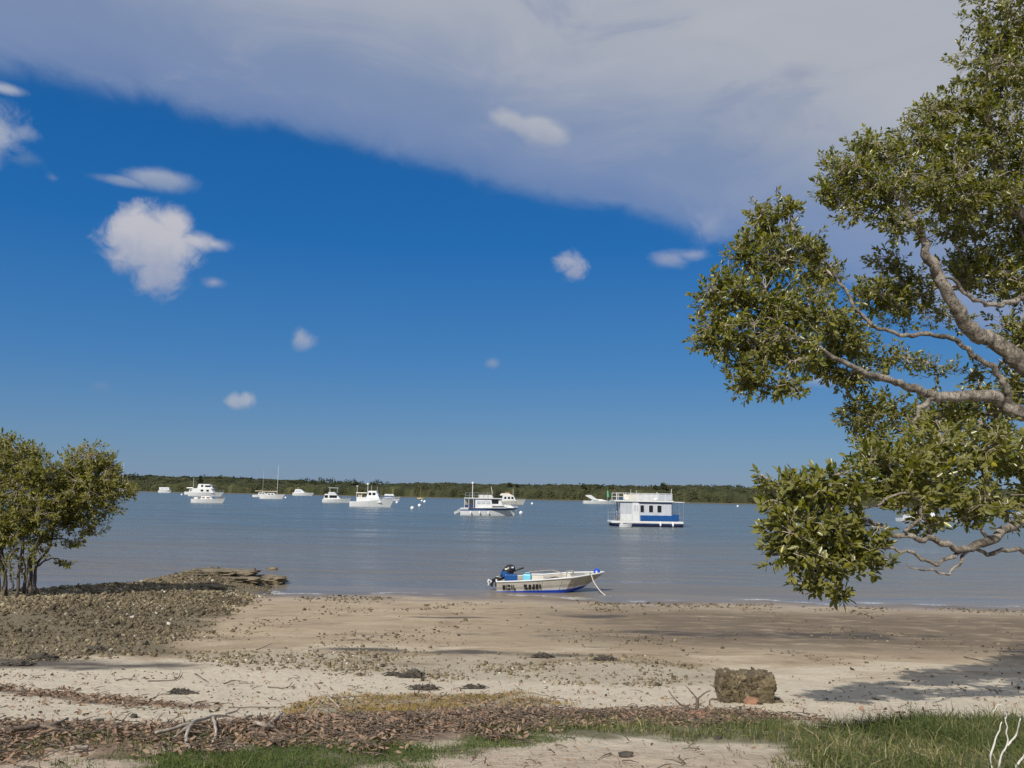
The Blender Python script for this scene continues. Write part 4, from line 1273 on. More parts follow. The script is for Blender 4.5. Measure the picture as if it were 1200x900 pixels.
mb.build('radar_arch', 'white', b.root)
b.pole('flag_pole', 711.6, 587, 574.8, .04)
MB().hexa([(b.X(711.7), -.02, b.Z(582.4)), (b.X(713.6), -.02, b.Z(582.4)), (b.X(713.6), .02, b.Z(582.4)), (b.X(711.7), .02, b.Z(582.4))],
          [(b.X(711.7), -.02, b.Z(575)), (b.X(712.6), -.02, b.Z(575)), (b.X(712.6), .02, b.Z(575)), (b.X(711.7), .02, b.Z(575))]).build('flag', 'green', b.root)

# --- boats behind the big tree
b = Boat('motor_cruiser', 'long white motor boat seen through the leaves of the overhanging branch', 'motor boat', 1054, 1131, 611.5, 0)
b.hull(3.6, 5.2, .28, .1, .04, .85, ('white', 'white', 'antifoul'))
cb = b.cab('cabin', 1062, 1098, 608, 600, .22, 8, 1, .02)
b.windows(cb, ((1066, 1074), (1077, 1086)), 605.5, 602, .215)
b.rail(1098, 1130, 607, 606.4, 603.5, 603, .24, 6, .02, .05, name='bow_rail')
b = Boat('small_cabin_boat', 'small white boat with blue cover above the bare lower branch', 'motor boat', 1176, 1208, 603.5, 0)
b.hull(3.4, 4.4, .34, .1, .04, .85, ('white', 'white', 'antifoul'))
b.cab('canopy', 1180, 1192, 600.4, 596, .24, 3, 1, .03, 'blue')


# --- buoys and the beacon
def buoy(px, py, d, lab):
    p = on_z(px, py + d * .45)
    if p.y > 700: p = at(px, py + d * .45, 700); p.z = 0
    r = d / 2 / F * p.y
    root = empty('mooring_buoy', (p.x, p.y, 0), 0, lab, 'buoy', 'white mooring buoys')
    MB().ball((0, 0, r * .7), r, 12, 8).build('float', 'buoy', root, True)
    MB().tube([(0, 0, r * 1.6), (0, 0, r * 2.0)], r * .16, 6).build('shackle_pin', 'metal', root)


for px, py, d, lab in [(483, 595, 4.2, 'round white mooring buoy nearest the beach past the plain white cruiser'), (491.5, 592, 3.8, 'flat lying white mooring buoy between two others past the plain white cruiser'),
                       (497.5, 587.6, 3.2, 'white mooring buoy under the yellow beacon, the farther of the pair'), (494.3, 586.6, 2.2, 'faint small buoy touching the beacon foot'),
                       (334.6, 583, 2.4, 'white mooring buoy off the bow of the tall masted yacht'), (610.4, 600.6, 4.2, 'largest white mooring buoy, just off the bow of the blue striped cruiser'),
                       (623.5, 590, 2.8, 'white mooring buoy beyond the bow of the half hidden cruiser'), (864.5, 593, 2.4, 'lone white mooring buoy on open water near the big tree leaves'), (213, 579.5, 2.2, 'faint white buoy astern of the twin deck motor yacht'),
                       (465, 588.5, 3, 'white buoy under the bow of the boat with the blue cover')]:
    buoy(px, py, d, lab)
p = on_z(492.5, 584.6)
root = empty('channel_beacon', (p.x, p.y, 0), 0, 'yellow beacon with a thin pole standing on a yellow float', 'beacon')
k = p.y / F
MB().loft([[(math.cos(t) * r * k, math.sin(t) * r * k * .6, z * k) for t in np.arange(10) * math.pi / 5] for r, z in ((3.6, -.4), (4.2, .3), (3.4, 1.2))], None, True, True).build('float', 'yellow', root)
MB().tube([(0, 0, 1 * k), (0, 0, 14 * k)], .06, 6).build('pole', 'yellow', root)

# ------------------------------------------------------------------ the dinghy by the beach
DY = R(2)
p = on_z(645, 692.5)
dg = empty('dinghy', (p.x, p.y, .02), DY, 'beached aluminium dinghy with blue bottom paint and dark outboard motor', 'dinghy')
L, B, HS, HB = 4.42, 1.7, .52, .70
rk = .75


def dsec(t, ins):
    w = B / 2 * (.90 + .10 * math.sin(min(1, t / .45) * math.pi / 2)) if t < .74 else B / 2 * (1 - .86 * ((t - .74) / .26) ** 1.15)
    h = HS + (HB - HS) * t ** 2 - .02
    kz = -.13 + .30 * max(0, (t - .6) / .4) ** 2.2
    pts = []
    for fw, z in ((1.0, h), (.985, h - .05), (.96, h * .62 + kz * .1), (.92, h * .40), (.88, .17 + kz * .3), (.80, .03 + kz * .5), (.45, kz * .7), (0, kz)):
        if ins: fw = max(0, fw - .05); z = max(z, .12) if z < h - .04 else z
        fx = (z - kz) / (h - kz + 1e-6)
        pts.append((-L / 2 + t * (L - rk) + rk * fx * t ** 3 - (ins * .04 * t), -w * fw * (1 - (.22 + .62 * max(0, (t - .70) / .3)) * t ** 2 * (1 - fx)), z))
    return pts + [(x, -y, z) for x, y, z in pts[-2::-1]]


mb = MB()
ts = [i / 19 for i in range(20)]
ro = [dsec(t, 0) for t in ts]
m_ = [0, 0, 0, 1, 2, 2, 2]
mb.loft(ro, m_ + m_[::-1], caps=False)
mb.f.append(list(range(15))); mb.m.append(0)
e = 19 * 15
mb.f.append([e + j for j in range(15)][::-1]); mb.m.append(0)
mb.build('hull', ['alu', 'palewhite', 'brightblue'], dg)
mb = MB()
ri = [dsec(.02 + t * .93, 1) for t in ts]
mb.loft(ri, caps=False, m=0)
mb.build('liner', 'aluin', dg)
mb = MB()
for sg in (0, -1):
    mb.tube([Vector(r[sg]) + Vector((0, 0, .02)) for r in ro], .035, 6)
mb.tube([Vector(ro[-1][0]) + Vector((.01, 0, .02)), Vector(ro[-1][-1]) + Vector((.01, 0, .02))], .035, 6)
mb.tube([Vector(ro[0][0]) + Vector((0, 0, .02)), Vector(ro[0][-1]) + Vector((0, 0, .02))], .035, 6)
mb.build('gunwale', 'palewhite', dg, True)
for t0, t1 in ((.30, .36), (.56, .62)):
    xa, xb = -L / 2 + t0 * L, -L / 2 + t1 * L
    MB().box(xa, xb, -.76, .76, .36, .42).build('thwart', 'alu', dg, bevel=.01)
MB().box(L / 2 - 1.35, L / 2 - .75, -.45, .45, .60, .64).build('foredeck', 'aluin', dg, bevel=.01)
for i, x in enumerate((-1.75, -1.0, -.25, .5, 1.15)):       # pressed ribs on the topsides
    t = (x + L / 2) / (L - rk * .4)
    r = dsec(t, 0)
    mb = MB()
    mb.tube([Vector(q) + Vector((0, -.004, 0)) for q in r[1:5]], .014, 5)
    mb.build('rib', 'alu', dg)
# dark registration marks along the topside: blocky strokes, none of them readable in the photo
for x0, strokes in ((-1.98, ((0, .10, .06, .26), (.13, .16, .05, .27), (.20, .31, .05, .12), (.20, .31, .19, .27), (.35, .39, .05, .26), (.43, .52, .04, .10), (.43, .46, .1, .26))),
                    (-1.13, ((.0, .12, .16, .27), (.04, .16, .05, .12), (.19, .29, .05, .26), (.33, .44, .05, .17), (.36, .44, .2, .27), (.48, .58, .05, .27), (.62, .68, .08, .26)))):
    for sx0, sx1, sz0, sz1 in strokes:
        mb = MB()
        q = []
        for xx in (x0 + sx0, x0 + sx1):
            t = (xx + L / 2) / (L - rk * .3)
            r = dsec(t, 0)
            za, zb = r[4], r[1]
            for zz in (sz0, sz1):
                f = (.17 + zz - za[2]) / (zb[2] - za[2])
                f = min(max(f, .02), .98)
                # follow the two hull strips
                c_ = r[3] if f < .5 else r[2]
                yv = np.interp(.17 + zz, [r[4][2], r[3][2], r[2][2], r[1][2]], [r[4][1], r[3][1], r[2][1], r[1][1]])
                q.append((xx, yv - .022, .15 + zz * .9))
        mb.add(q + [(x, y + .04, z) for x, y, z in q], [(0, 2, 3, 1), (4, 5, 7, 6), (0, 1, 5, 4), (2, 6, 7, 3), (0, 4, 6, 2), (1, 3, 7, 5)])
        mb.build('marking', 'black', dg)
# outboard motor tilted up on the transom
ob = empty('outboard_motor', (0, 0, 0))
ob.parent = dg; ob.location = (-L / 2 + .0, 0, .50); ob.scale = (1.12, 1.12, 1.12)
cw = MB()
rings = []
for z, r, x in ((0, .10, .30), (.04, .15, .32), (.16, .18, .40), (.30, .17, .50), (.40, .13, .56), (.45, .06, .58)):
    rings.append([(x + math.cos(t) * r * 1.15, math.sin(t) * r * .9, z + .08 - .35 * math.cos(t) * r) for t in np.arange(12) * math.pi / 6])
cw.loft(rings, None, True, True)
cw.build('cowl', 'black', ob, True)
mb = MB().loft([[(x + math.cos(t) * r * 1.17, math.sin(t) * r * .93, z + .08 - .35 * math.cos(t) * r) for t in np.arange(12) * math.pi / 6] for z, r, x in ((.02, .14, .31), (.15, .18, .395), (.19, .182, .42))], None, True, False)
mb.build('cowl_band', 'blue', ob, True)
for x, z, m in ((.36, .40, 'cream'), (.60, .45, 'grey')):
    MB().box(x - .045, x + .045, -.17, -.10, z - .03, z + .025).build('cowl_patch', m, ob, bevel=.01)  # small pale patches on the cowl side
MB().tube([(.34, 0, .14), (.14, 0, .05), (-.16, 0, -.03)], [.09, .075, .06], 8).build('leg', 'black', ob, True)
mb = MB().ball((-.24, 0, -.06), (.10, .07, .07), 10, 6)
for k in range(3):
    a = 2 * math.pi * k / 3 + .4
    mb.tube([(-.27, 0, -.06), (-.28, math.cos(a) * .13, -.06 + math.sin(a) * .13)], [.03, .045], 5)
mb.build('propeller', 'palewhite', ob, True)
MB().hexa([(-.2, -.01, -.24), (-.14, -.01, -.24), (-.14, .01, -.24), (-.2, .01, -.24)], [(-.26, -.012, -.08), (-.1, -.012, -.08), (-.1, .012, -.08), (-.26, .012, -.08)]).build('skeg', 'black', ob)
MB().tube([(.60, 0, .28), (.78, .02, .34), (1.02, .03, .41)], [.035, .025, .03], 8).build('tiller', 'black', ob, True)
MB().box(-.05, .12, -.14, .14, -.22, .1).build('bracket', 'rubber', ob, bevel=.02)
MB().tube([(L / 2 - .62, -.52, .70), (L / 2 - .64, -.56, .80), (L / 2 - .6, -.52, .70)], .02, 6).build('cleat', 'metal', dg)
dg.rotation_euler = (R(1.5), R(-2.3), DY); dg.location.z = .0
dgM = Matrix.Translation(dg.location) @ Matrix.Rotation(DY, 4, 'Z')
dl = lambda *p: dgM @ Vector(p)
w = empty('fender', dl(L / 2 - .30, -.02, .80), DY, 'round blue inflated fender with a pale eye on the dinghy bow', 'fender')
MB().ball((0, 0, 0), .135, 14, 10).build('ball', 'brightblue', w, True)
MB().ball((-.03, -.115, -.01), (.05, .03, .05), 10, 6).build('eye', 'palewhite', w, True)
w = empty('fuel_can', dl(-.98, -.35, .52), R(-14), 'light blue plastic can standing among the dinghy gear', 'can')
MB().box(-.16, .16, -.1, .1, -.3, .17).build('body', 'cyan', w, bevel=.03)
MB().tube([(-.08, 0, .16), (-.08, 0, .23), (.08, 0, .23), (.08, 0, .16)], .018, 6).build('handle', 'cyan', w)
w = empty('fuel_tank', dl(-1.62, -.30, .52), DY, 'low blue fuel tank beside the outboard motor inside the dinghy', 'fuel tank')
MB().box(-.28, .24, -.18, .18, -.26, .16).build('body', 'blue', w, bevel=.04)
MB().tube([(0, 0, .15), (0, 0, .22)], .04, 8).build('cap', 'black', w)
w = empty('gear_box', dl(-.55, -.3, .52), DY, 'cream box next to the light blue can in the dinghy', 'box')
MB().box(-.24, .24, -.18, .18, -.3, .15).build('body', 'cream', w, bevel=.02)
MB().box(-.255, .255, -.195, .195, .15, .19).build('lid', 'palewhite', w, bevel=.01)
w = tag(MB().tube([dl(-.9, .3, .72), dl(.1, .45, .80), dl(.5, .4, .70)], .02, 6).build('oar', 'drift'), 'pale oar shaft lying along the dinghy thwarts', 'oar')
w = tag(MB().tube([dl(.62, -.2, .5), dl(.66, -.2, .82), dl(.9, -.15, .84), dl(.95, -.1, .5)], .035, 7).build('folded_frame', 'aluin'), 'grey folded frame resting on the forward dinghy thwart', 'frame')
rp = smooth_line([dl(L / 2 - .62, -.56, .76), dl(L / 2 - .50, -.75, .42), dl(L / 2 - .28, -1.02, .12), dl(L / 2 - .1, -1.3, -.02), dl(L / 2 + .05, -1.6, -.01)], 6)
V, Fa = tubes_geo([(rp, np.full(len(rp), .022))], 6)
tag(np_mesh('rope', V, Fa, [M['rope']], None, None, None, True), 'pale mooring rope slanting from the dinghy bow down into the shallows', 'rope')

# ------------------------------------------------------------------ stony spit
cube = np.array([(-1, -1, -1), (1, -1, -1), (1, 1, -1), (-1, 1, -1), (-1, -1, 1), (1, -1, 1), (1, 1, 1), (-1, 1, 1)], float)
CF = np.array([(3, 2, 1, 0), (4, 5, 6, 7), (0, 1, 5, 4), (1, 2, 6, 5), (2, 3, 7, 6), (3, 0, 4, 7)])


def stones_geo(x, y, size, sink=.25):
    n = len(x)
    z = ground_h(x, y)
    v = cube[None] * (1 + .55 * (rng.random((n, 8, 3)) - .6))
    s = size[:, None] * np.stack([rng.uniform(.7, 1.3, n), rng.uniform(.6, 1.1, n), rng.uniform(.4, .85, n)], -1) * .5
    v = v * s[:, None, :]
    q = randunit(n); ang = rng.uniform(-1.5, 1.5, n); yaw = rng.uniform(0, 6.28, n)
    ca, sa = np.cos(yaw), np.sin(yaw)
    v = np.stack([v[..., 0] * ca[:, None] - v[..., 1] * sa[:, None], v[..., 0] * sa[:, None] + v[..., 1] * ca[:, None], v[..., 2]], -1)
    kx, ky = (q[:, 0] * ang)[:, None], (q[:, 1] * ang)[:, None]
    v[..., 2] += v[..., 0] * kx * .8 + v[..., 1] * ky * .8
    v += np.stack([x, y, z + s[:, 2] * (1 - 2 * sink)], -1)[:, None, :]
    return v.reshape(-1, 3), (np.arange(n)[:, None, None] * 8 + CF[None]).reshape(-1, 4)


xa, ya = sample_poly(SPIT, 62000, .5, 1.0)
k = (xa > -26) & (rng.random(len(xa)) < np.interp(ya, [14, 17, 22, 40], [.9, 1, 1, .9])); xa, ya = xa[k], ya[k]
dens = fbm(xa * .5, ya * .5, 3, 77) + rng.normal(0, .25, len(xa)); k = dens > -.22; xa, ya = xa[k], ya[k]
sz = np.clip(rng.lognormal(math.log(.044), .42, len(xa)), .018, .16) * np.interp(ya, [14, 18, 25, 40], [.62, .8, 1.05, 1.15])
V1, F1 = stones_geo(xa, ya, sz)
c1 = np.clip(.42 + .5 * fbm(xa * .35, ya * .35, 3, 5) + rng.normal(0, .20, len(xa)), 0, 1)
c1 = np.where(rng.random(len(xa)) < .015, 1.0, c1)
o = np_mesh('rubble', V1, F1, [M['stone']], None, {'rnd': np.repeat(c1, 8)})
tag(o, 'rough brown oyster covered rubble spread over the low spit', 'rubble', None, 'stuff')
xb, yb = sample_poly(BAND, 5600, .45, 1.0)
k = fbm(xb * .8, yb * .8, 3, 88) + rng.normal(0, .25, len(xb)) > .02; xb, yb = xb[k], yb[k]
sb = np.clip(rng.lognormal(math.log(.027), .42, len(xb)), .012, .09)
V2, F2 = stones_geo(xb, yb, sb)
o = np_mesh('shell_gravel', V2, F2, [M['stone']], None, {'rnd': np.repeat(np.clip(.5 + rng.normal(0, .25, len(xb)), 0, 1), 8)})
tag(o, 'thin band of small stones and shells along the tide line', 'gravel', None, 'stuff')


def rock(name, mat, loc, size, seed, label, cat, group=None, rough=.22, boxy=.0, n=3, freq=1.6, rz=0.0, tilt=0.0):
    """lumpy stone: subdivided cube pulled towards a ball and broken up by noise"""
    import bmesh
    bm = bmesh.new()
    bmesh.ops.create_cube(bm, size=2)
    bmesh.ops.subdivide_edges(bm, edges=bm.edges[:], cuts=2 ** n - 1, use_grid_fill=True)
    P = np.array([v.co for v in bm.verts])
    nrm = np.linalg.norm(P, axis=1, keepdims=True)
    S = P / nrm
    edge = np.abs(P) ** 4
    Q = P * boxy + S * (1 - boxy) * 1.15
    d = .20 * fbm(P[:, 0] * 7 + seed + P[:, 2] * 3, P[:, 1] * 7 - P[:, 2] * 6, 3, seed + 9) * (n > 4) + fbm(S[:, 0] * freq + seed, S[:, 1] * freq + S[:, 2] * 2.3, 4, seed) + .6 * fbm(S[:, 2] * freq * 2 + seed, S[:, 0] * freq * 2 - S[:, 1], 3, seed + 5)
    Q = Q * (1 + rough * d[:, None])
    Q = Q * np.array(size) * .5
    for v, q in zip(bm.verts, Q): v.co = q
    me = bpy.data.meshes.new(name); bm.to_mesh(me); bm.free()
    me.materials.append(M[mat])
    me.polygons.foreach_set('use_smooth', [boxy < .3] * len(me.polygons))
    o = bpy.data.objects.new(name, me); C.objects.link(o)
    o.location = loc; o.rotation_euler = (tilt, tilt * .6, rz)
    return tag(o, label, cat, group)


def on_g(px, py, dz=0.0):
    p = G(px, py); p.z += dz
    return p


# ledge at the tip of the spit
for i, (px, py, wpx, hpx, dep, lab, ti) in enumerate([
    (312, 683, 34, 11, .9, 'flat topped brown rock slab at the outer tip of the stony spit', .05), (280, 682, 44, 8, .8, 'long low rock ledge with dark undercut behind the outermost slab', -.04),
    (262, 674, 60, 8, 1.3, 'pale brown worn ledge along the water side of the spit', .03), (331, 688, 9, 7, .3, 'small dark stone at the sand corner of the spit tip', .1), (247, 690, 26, 6, .5, 'brown ledge fragment lying in the spit rubble', .06)]):
    p = on_g(px, py)
    s_ = p.y / F
    rock('rock_slab', 'slab', (p.x, p.y + dep * .3, p.z + hpx * s_ * .12), (wpx * s_, dep, hpx * s_ * .95), 11 + i * 3, lab, 'rock', 'rock ledges at the spit tip', .42, .62, 4, 2.6, R(-8 + 9 * i), ti)
p = on_z(319, 667.5); rock('awash_rock', 'slab', (p.x, p.y, .03), (.5, .3, .18), 61, 'small dark rock just breaking the water off the spit tip', 'rock', None, .2, .3)
q = on_g(284, 676)
l = [Vector((q.x - .3, q.y, q.z + .05)), at(290, 671.5, q.y + .1), at(299, 668, q.y + .2)]
V, Fa = tubes_geo([(smooth_line(l, 5, .015), np.linspace(.10, .12, 11))], 8)
n = len(V)
tag(np_mesh('log', V, [Fa, np.array([list(range(8))[::-1], list(range(n - 8, n))])], [M['drift2']]), 'short dark log sticking up from the ledge towards the water', 'log')

FLAT = np.array([(-6.5, 15.5), (3, 13.5), (9, 12.5), (24, 13), (34, 31.5), (-8.0, 32.3), (-6.8, 24)], float)
xb, yb = sample_poly(FLAT, 26000, .2, .5)
k = fbm(xb * .6, yb * .35, 4, 93) + rng.normal(0, .20, len(xb)) > .24; xb, yb = xb[k], yb[k]
V3, F3 = stones_geo(xb, yb, np.clip(rng.lognormal(math.log(.0012), .5, len(xb)) * yb, .010, .085), .35)
o = np_mesh('flat_debris', V3, F3, [M['stone']], None, {'rnd': np.repeat(np.clip(.28 + rng.normal(0, .22, len(xb)), 0, 1), 8)})
tag(o, 'small shells, worm casts and dark bits scattered over the damp mud flat', 'beach debris', None, 'stuff')
DRYS = poly((-80, 784), (200, 780), (420, 796), (700, 808), (860, 822), (1300, 815), (1300, 842), (900, 836), (640, 834), (330, 846), (-80, 858))
xb, yb = sample_poly(DRYS, 3600, .2, .3)
k = fbm(xb * .9, yb * .9, 4, 94) + rng.normal(0, .3, len(xb)) > .12; xb, yb = xb[k], yb[k]
V3, F3 = stones_geo(xb, yb, np.clip(rng.lognormal(math.log(.012), .5, len(xb)), .006, .04), .3)
o = np_mesh('sand_debris', V3, F3, [M['stone']], None, {'rnd': np.repeat(np.clip(.25 + rng.normal(0, .25, len(xb)), 0, 1), 8)})
tag(o, 'crumbs of bark and shell strewn over the pale dry sand', 'beach debris', None, 'stuff')

# loose bigger stones that stand out of the rubble
cand = [(x, y) for x, y in zip(*sample_poly(SPIT, 400, .2, .6)) if -18 < x < -6 and 15.5 < y < 34][:46]
for i, (x, y) in enumerate(cand):
    s_ = random.uniform(.10, .20)
    rock('loose_stone', 'stone' if False else 'slab', (x, y, gh(x, y) + s_ * .12), (s_ * random.uniform(.9, 1.5), s_, s_ * .7), 100 + i, 'fist to head sized brown stone lying loose on the rubble spit', 'stone', 'loose stones on the spit', .3, .35, 2, 1.4, random.uniform(0, 6))

# ------------------------------------------------------------------ beach stones and seaweed
p = on_g(881, 823)
k = p.y / F
for i_ in range(7):
    a_ = i_ * .9 + .3
    q_ = Vector((p.x + math.cos(a_) * .42, p.y + .2 + math.sin(a_) * .32, 0)); s_ = random.uniform(.04, .10)
    rock('block_chip', 'rock', (q_.x, q_.y, gh(q_.x, q_.y) + s_ * .1), (s_ * 1.4, s_, s_ * .7), 300 + i_, 'small broken chip lying around the foot of the squarish stone block', 'stone', 'chips around the block', .4, .4, 2, 1.6, i_)
rk_ = empty('stone_block', (p.x, p.y + .2, p.z - .03), R(-6), 'weathered squarish concrete coloured block with lichen sitting on the sand', 'block')
import bmesh as _b
o = rock('block', 'rock', (7 * k, 0, .175), (.48, .46, .37), 7, None, None, None, .17, .80, 5, 2.4); o.parent = rk_
o = rock('broken_end', 'rock', (-21 * k, -.03, .175), (.30, .44, .38), 19, None, None, None, .26, .66, 5, 2.4); o.parent = rk_
p = on_g(877, 822); rock('orange_stone', 'orange', (p.x, p.y - .16, p.z + .02), (.18, .14, .13), 23, 'rounded orange stone leaning against the foot of the squarish block', 'stone', None, .2, .3)
p = on_g(818, 839); rock('orange_stone', 'orange', (p.x, p.y, p.z + .0), (.26, .14, .09), 29, 'flat orange stone lying in the grass below the forked dead twig', 'stone', None, .2, .4, 3, 1.6, R(-15))
for i, (px, py, sx, lab) in enumerate([(734, 887, .09, 'small black stone on the bare brown sand close to the grass edge'), (841, 866, .07, 'tiny dark pebble where the grass meets the bare sand'), (157, 841, .08, 'dark pebble alone on the pale sand above the litter line'),
                                       (115, 847, .09, 'dark pebble on pale sand nearer the driftwood than the other')]):
    p = on_g(px, py); rock('dark_stone', 'seaweed', (p.x, p.y, p.z + sx * .1), (sx, sx * .7, sx * .5), 41 + i, lab, 'stone', None, .45, .1, 2, 1.5, i)


def seaweed(px, py, wpx, hpx, lab, seed):
    p = on_g(px, py); k = p.y / F
    root = empty('seaweed_clump', p, 0, lab, 'seaweed', 'dark seaweed clumps on the beach')
    o = rock('mound', 'seaweed', (0, 0, .0), (wpx * k * .62, wpx * k * .34, hpx * k * 1.25), seed, None, None, None, .85, .0, 4, 3.2)
    o.parent = root
    lines = []
    for i in range(46):
        a = rng.uniform(0, 6.28); r0 = rng.uniform(.08, .42) * wpx * k; r1 = r0 + rng.uniform(.02, .16)
        z0 = max(.01, hpx * k * .5 * (1 - r0 / (wpx * k * .55)))
        a2 = a + rng.normal() * .7
        P = np.array([(math.cos(a) * r0, math.sin(a) * r0 * .6, z0), (math.cos((a + a2) / 2) * (r0 + r1) / 2, math.sin(a) * (r0 + r1) * .3, z0 + rng.uniform(0, .04)), (math.cos(a2) * r1, math.sin(a2) * r1 * .6, .015)])
        lines.append((P, np.array([.008, .008, .004])))
    V, Fa = tubes_geo(lines, 4)
    np_mesh('strands', V, Fa, [M['seaweed']], None, None, root)


for a in [(482, 794, 30, 9, 'thickest dark seaweed clump above the dry yellow grass', 71), (462, 792, 14, 5, 'small seaweed scrap beside the thickest clump', 72), (497, 808, 30, 6, 'flat seaweed clump at the edge of the dry yellow grass', 73),
          (637, 771, 24, 7, 'dark seaweed clump at the stony tide line below the dinghy', 74), (708, 774, 26, 7, 'low seaweed clump past the end of the stony band', 75), (47, 773, 36, 9, 'big dark seaweed heap on the sand below the rubble spit', 76),
          (20, 780, 40, 6, 'flattened seaweed mat beside the big heap under the spit', 77), (556, 807, 22, 4, 'thin seaweed streak on sand behind the dry grass', 78), (212, 813, 24, 6, 'brown seaweed tangle over the thin wrack line', 79), (112, 762, 26, 6, 'dark clump at the near edge of the rubble spit', 80)]:
    seaweed(*a)


# ------------------------------------------------------------------ sticks
def stick(name, mat, lines, label, cat, group=None):
    """lines: list of (points, r0, r1): first one is the stem, others branch off it; every branch is a part"""
    b = Vector(lines[0][0][0])
    root = empty(name, b, 0, label, cat, group)
    for i, (pts, r0, r1) in enumerate(lines):
        p = smooth_line([Vector(q) - b for q in pts], 5, .003)
        r = np.linspace(r0, r1, len(p)) * (1 + .12 * rng.normal(size=len(p)))
        V, Fa = tubes_geo([(p, r)], 7)
        n = len(V)
        np_mesh('stem' if i == 0 else 'branch', V, [Fa, np.array([list(range(7))[::-1], list(range(n - 7, n))])], [M[mat]], None, None, root, True)
    return root


def gpts(*l):
    """(px, py, height above the sand)"""
    return [G(px, py) + Vector((0, 0, h)) for px, py, h in l]


stick('driftwood_branch', 'drift', [(gpts((181, 868, .05), (205, 864, .06), (228, 859, .08), (250, 852, .09), (275, 850, .08), (300, 855, .05), (322, 858, .03)), .011, .015),
                                    (gpts((248, 853, .09), (252, 862, .07), (252, 872, .05), (247, 880, .03)), .013, .008), (gpts((226, 860, .08), (219, 868, .06), (218, 876, .04), (222, 883, .03)), .014, .009),
                                    (gpts((228, 859, .08), (214, 867, .06), (202, 873, .04)), .014, .008), (gpts((262, 850, .09), (275, 843, .07), (280, 838, .06)), .012, .006), (gpts((286, 852, .07), (296, 846, .06)), .012, .008)],
      'pale forked driftwood branch lying across the brown leaf litter', 'driftwood')
stick('driftwood_branch', 'drift2', [(gpts((-20, 866, .05), (15, 864, .05), (45, 861, .06), (66, 859, .06), (78, 853, .07)), .020, .014), (gpts((45, 861, .06), (70, 863, .05), (85, 861, .05)), .012, .006)],
      'dark grey driftwood branch along the top edge of the leaf litter', 'driftwood')
stick('driftwood_stick', 'drift', [(gpts((315, 855, .04), (324, 850, .06), (331, 843, .06)), .015, .012)], 'short pale stick poking out of the litter beside the dry grass', 'driftwood')
stick('driftwood_stick', 'drift', [(gpts((82, 883, .03), (103, 881, .03)), .014, .012)], 'short grey stick lying level in the litter', 'driftwood')
s_ = G(352, 846)
stick('bent_twig', 'drift', [([s_, at(362, 832, s_.y), at(374, 818, s_.y), at(380, 813, s_.y)], .006, .004), ([at(380, 813, s_.y), at(388, 820, s_.y), at(398, 829, s_.y - .1)], .006, .005), ([at(368, 838, s_.y), at(374, 828, s_.y), at(381, 817, s_.y)], .004, .003)],
      'pale twig bent into a narrow tent beside the dry yellow grass', 'twig')
s_ = G(817, 838)
stick('dead_twig', 'drift2', [([s_ - Vector((0, 0, .03)), at(817.5, 826, s_.y), at(817.5, 818, s_.y)], .022, .015), ([at(817.5, 820, s_.y), at(812, 813, s_.y), at(803, 804, s_.y)], .010, .005), ([at(817.5, 819, s_.y), at(826, 812, s_.y), at(833, 809, s_.y)], .009, .005),
                              ([at(816, 832, s_.y), at(799, 826, s_.y), at(790, 818, s_.y), at(783, 809, s_.y)], .010, .004)], 'forked dead twig standing upright in front of the squarish block', 'twig')
s_ = G(832, 828)
stick('curved_twig', 'drift2', [([s_, at(832, 821, s_.y), at(838, 819, s_.y), at(848, 818, s_.y), at(849, 821, s_.y)], .009, .006)], 'thin hooked twig arching between the forked twig and the block', 'twig')
s_ = G(1168, 912)
stick('dead_bush', 'twigwhite', [([s_ - Vector((0, 0, .1)), at(1172, 890, s_.y), at(1180, 874, s_.y), at(1180, 855, s_.y), at(1178, 840, s_.y)], .007, .003), ([at(1180, 874, s_.y), at(1190, 862, s_.y), at(1196, 842, s_.y - .05)], .007, .003),
                                 ([at(1163, 910, s_.y), at(1161, 885, s_.y), at(1168, 862, s_.y), at(1174, 846, s_.y)], .007, .003), ([at(1185, 905, s_.y), at(1198, 888, s_.y), at(1206, 870, s_.y)], .008, .003),
                                 ([at(1163, 835, s_.y + .3), at(1172, 826, s_.y + .3), at(1180, 838, s_.y + .3), at(1178, 843, s_.y + .2)], .003, .002)], 'bleached white bare bush standing in the tall grass', 'dead bush')
stick('dead_branch', 'drift2', [(gpts((1130, 771, .02), (1150, 776, .03), (1170, 781, .02)), .012, .006)], 'dark straight stick on the flat sand above the tree shadow', 'stick')
SK = [((173, 799), (205, 798), (212, 788), 'bare twig with an upturned tip on the open sand under the spit'), ((228, 790), (238, 797), (244, 801), 'short slanting twig on the sand near the upturned one'), ((262, 802), (275, 799), (290, 802), 'low dark twig lying level between the slanting one and the forked driftwood'),
      ((314, 806), (335, 808), (343, 802), 'forked looking twig on pale sand above the bent tent twig'), ((268, 830), (298, 831), (330, 832), 'long thin dark twig on the sand just above the leaf litter'), ((300, 762), (308, 760), (318, 756), 'thin twig by the sand edge of the rubble spit'),
      ((136, 798), (150, 797), (160, 799), 'small grey stick on open sand beside the upturned twig'), ((405, 851), (398, 862), (394, 872), 'brown stick standing steeply in the leaf litter below the bent twig'), ((912, 838), (925, 843), (940, 846), 'pale stick in dry litter under the squarish block'),
      ((1000, 845), (1020, 849), (1035, 848), 'dark curved stick at the crest of the tall grass')]
for a, b_, c, lab in SK:
    stick('beach_twig', 'drift2', [(gpts((*a, .01), (*b_, .02), (*c, .03)), .008, .004)], lab, 'twig', 'twigs scattered on the sand')

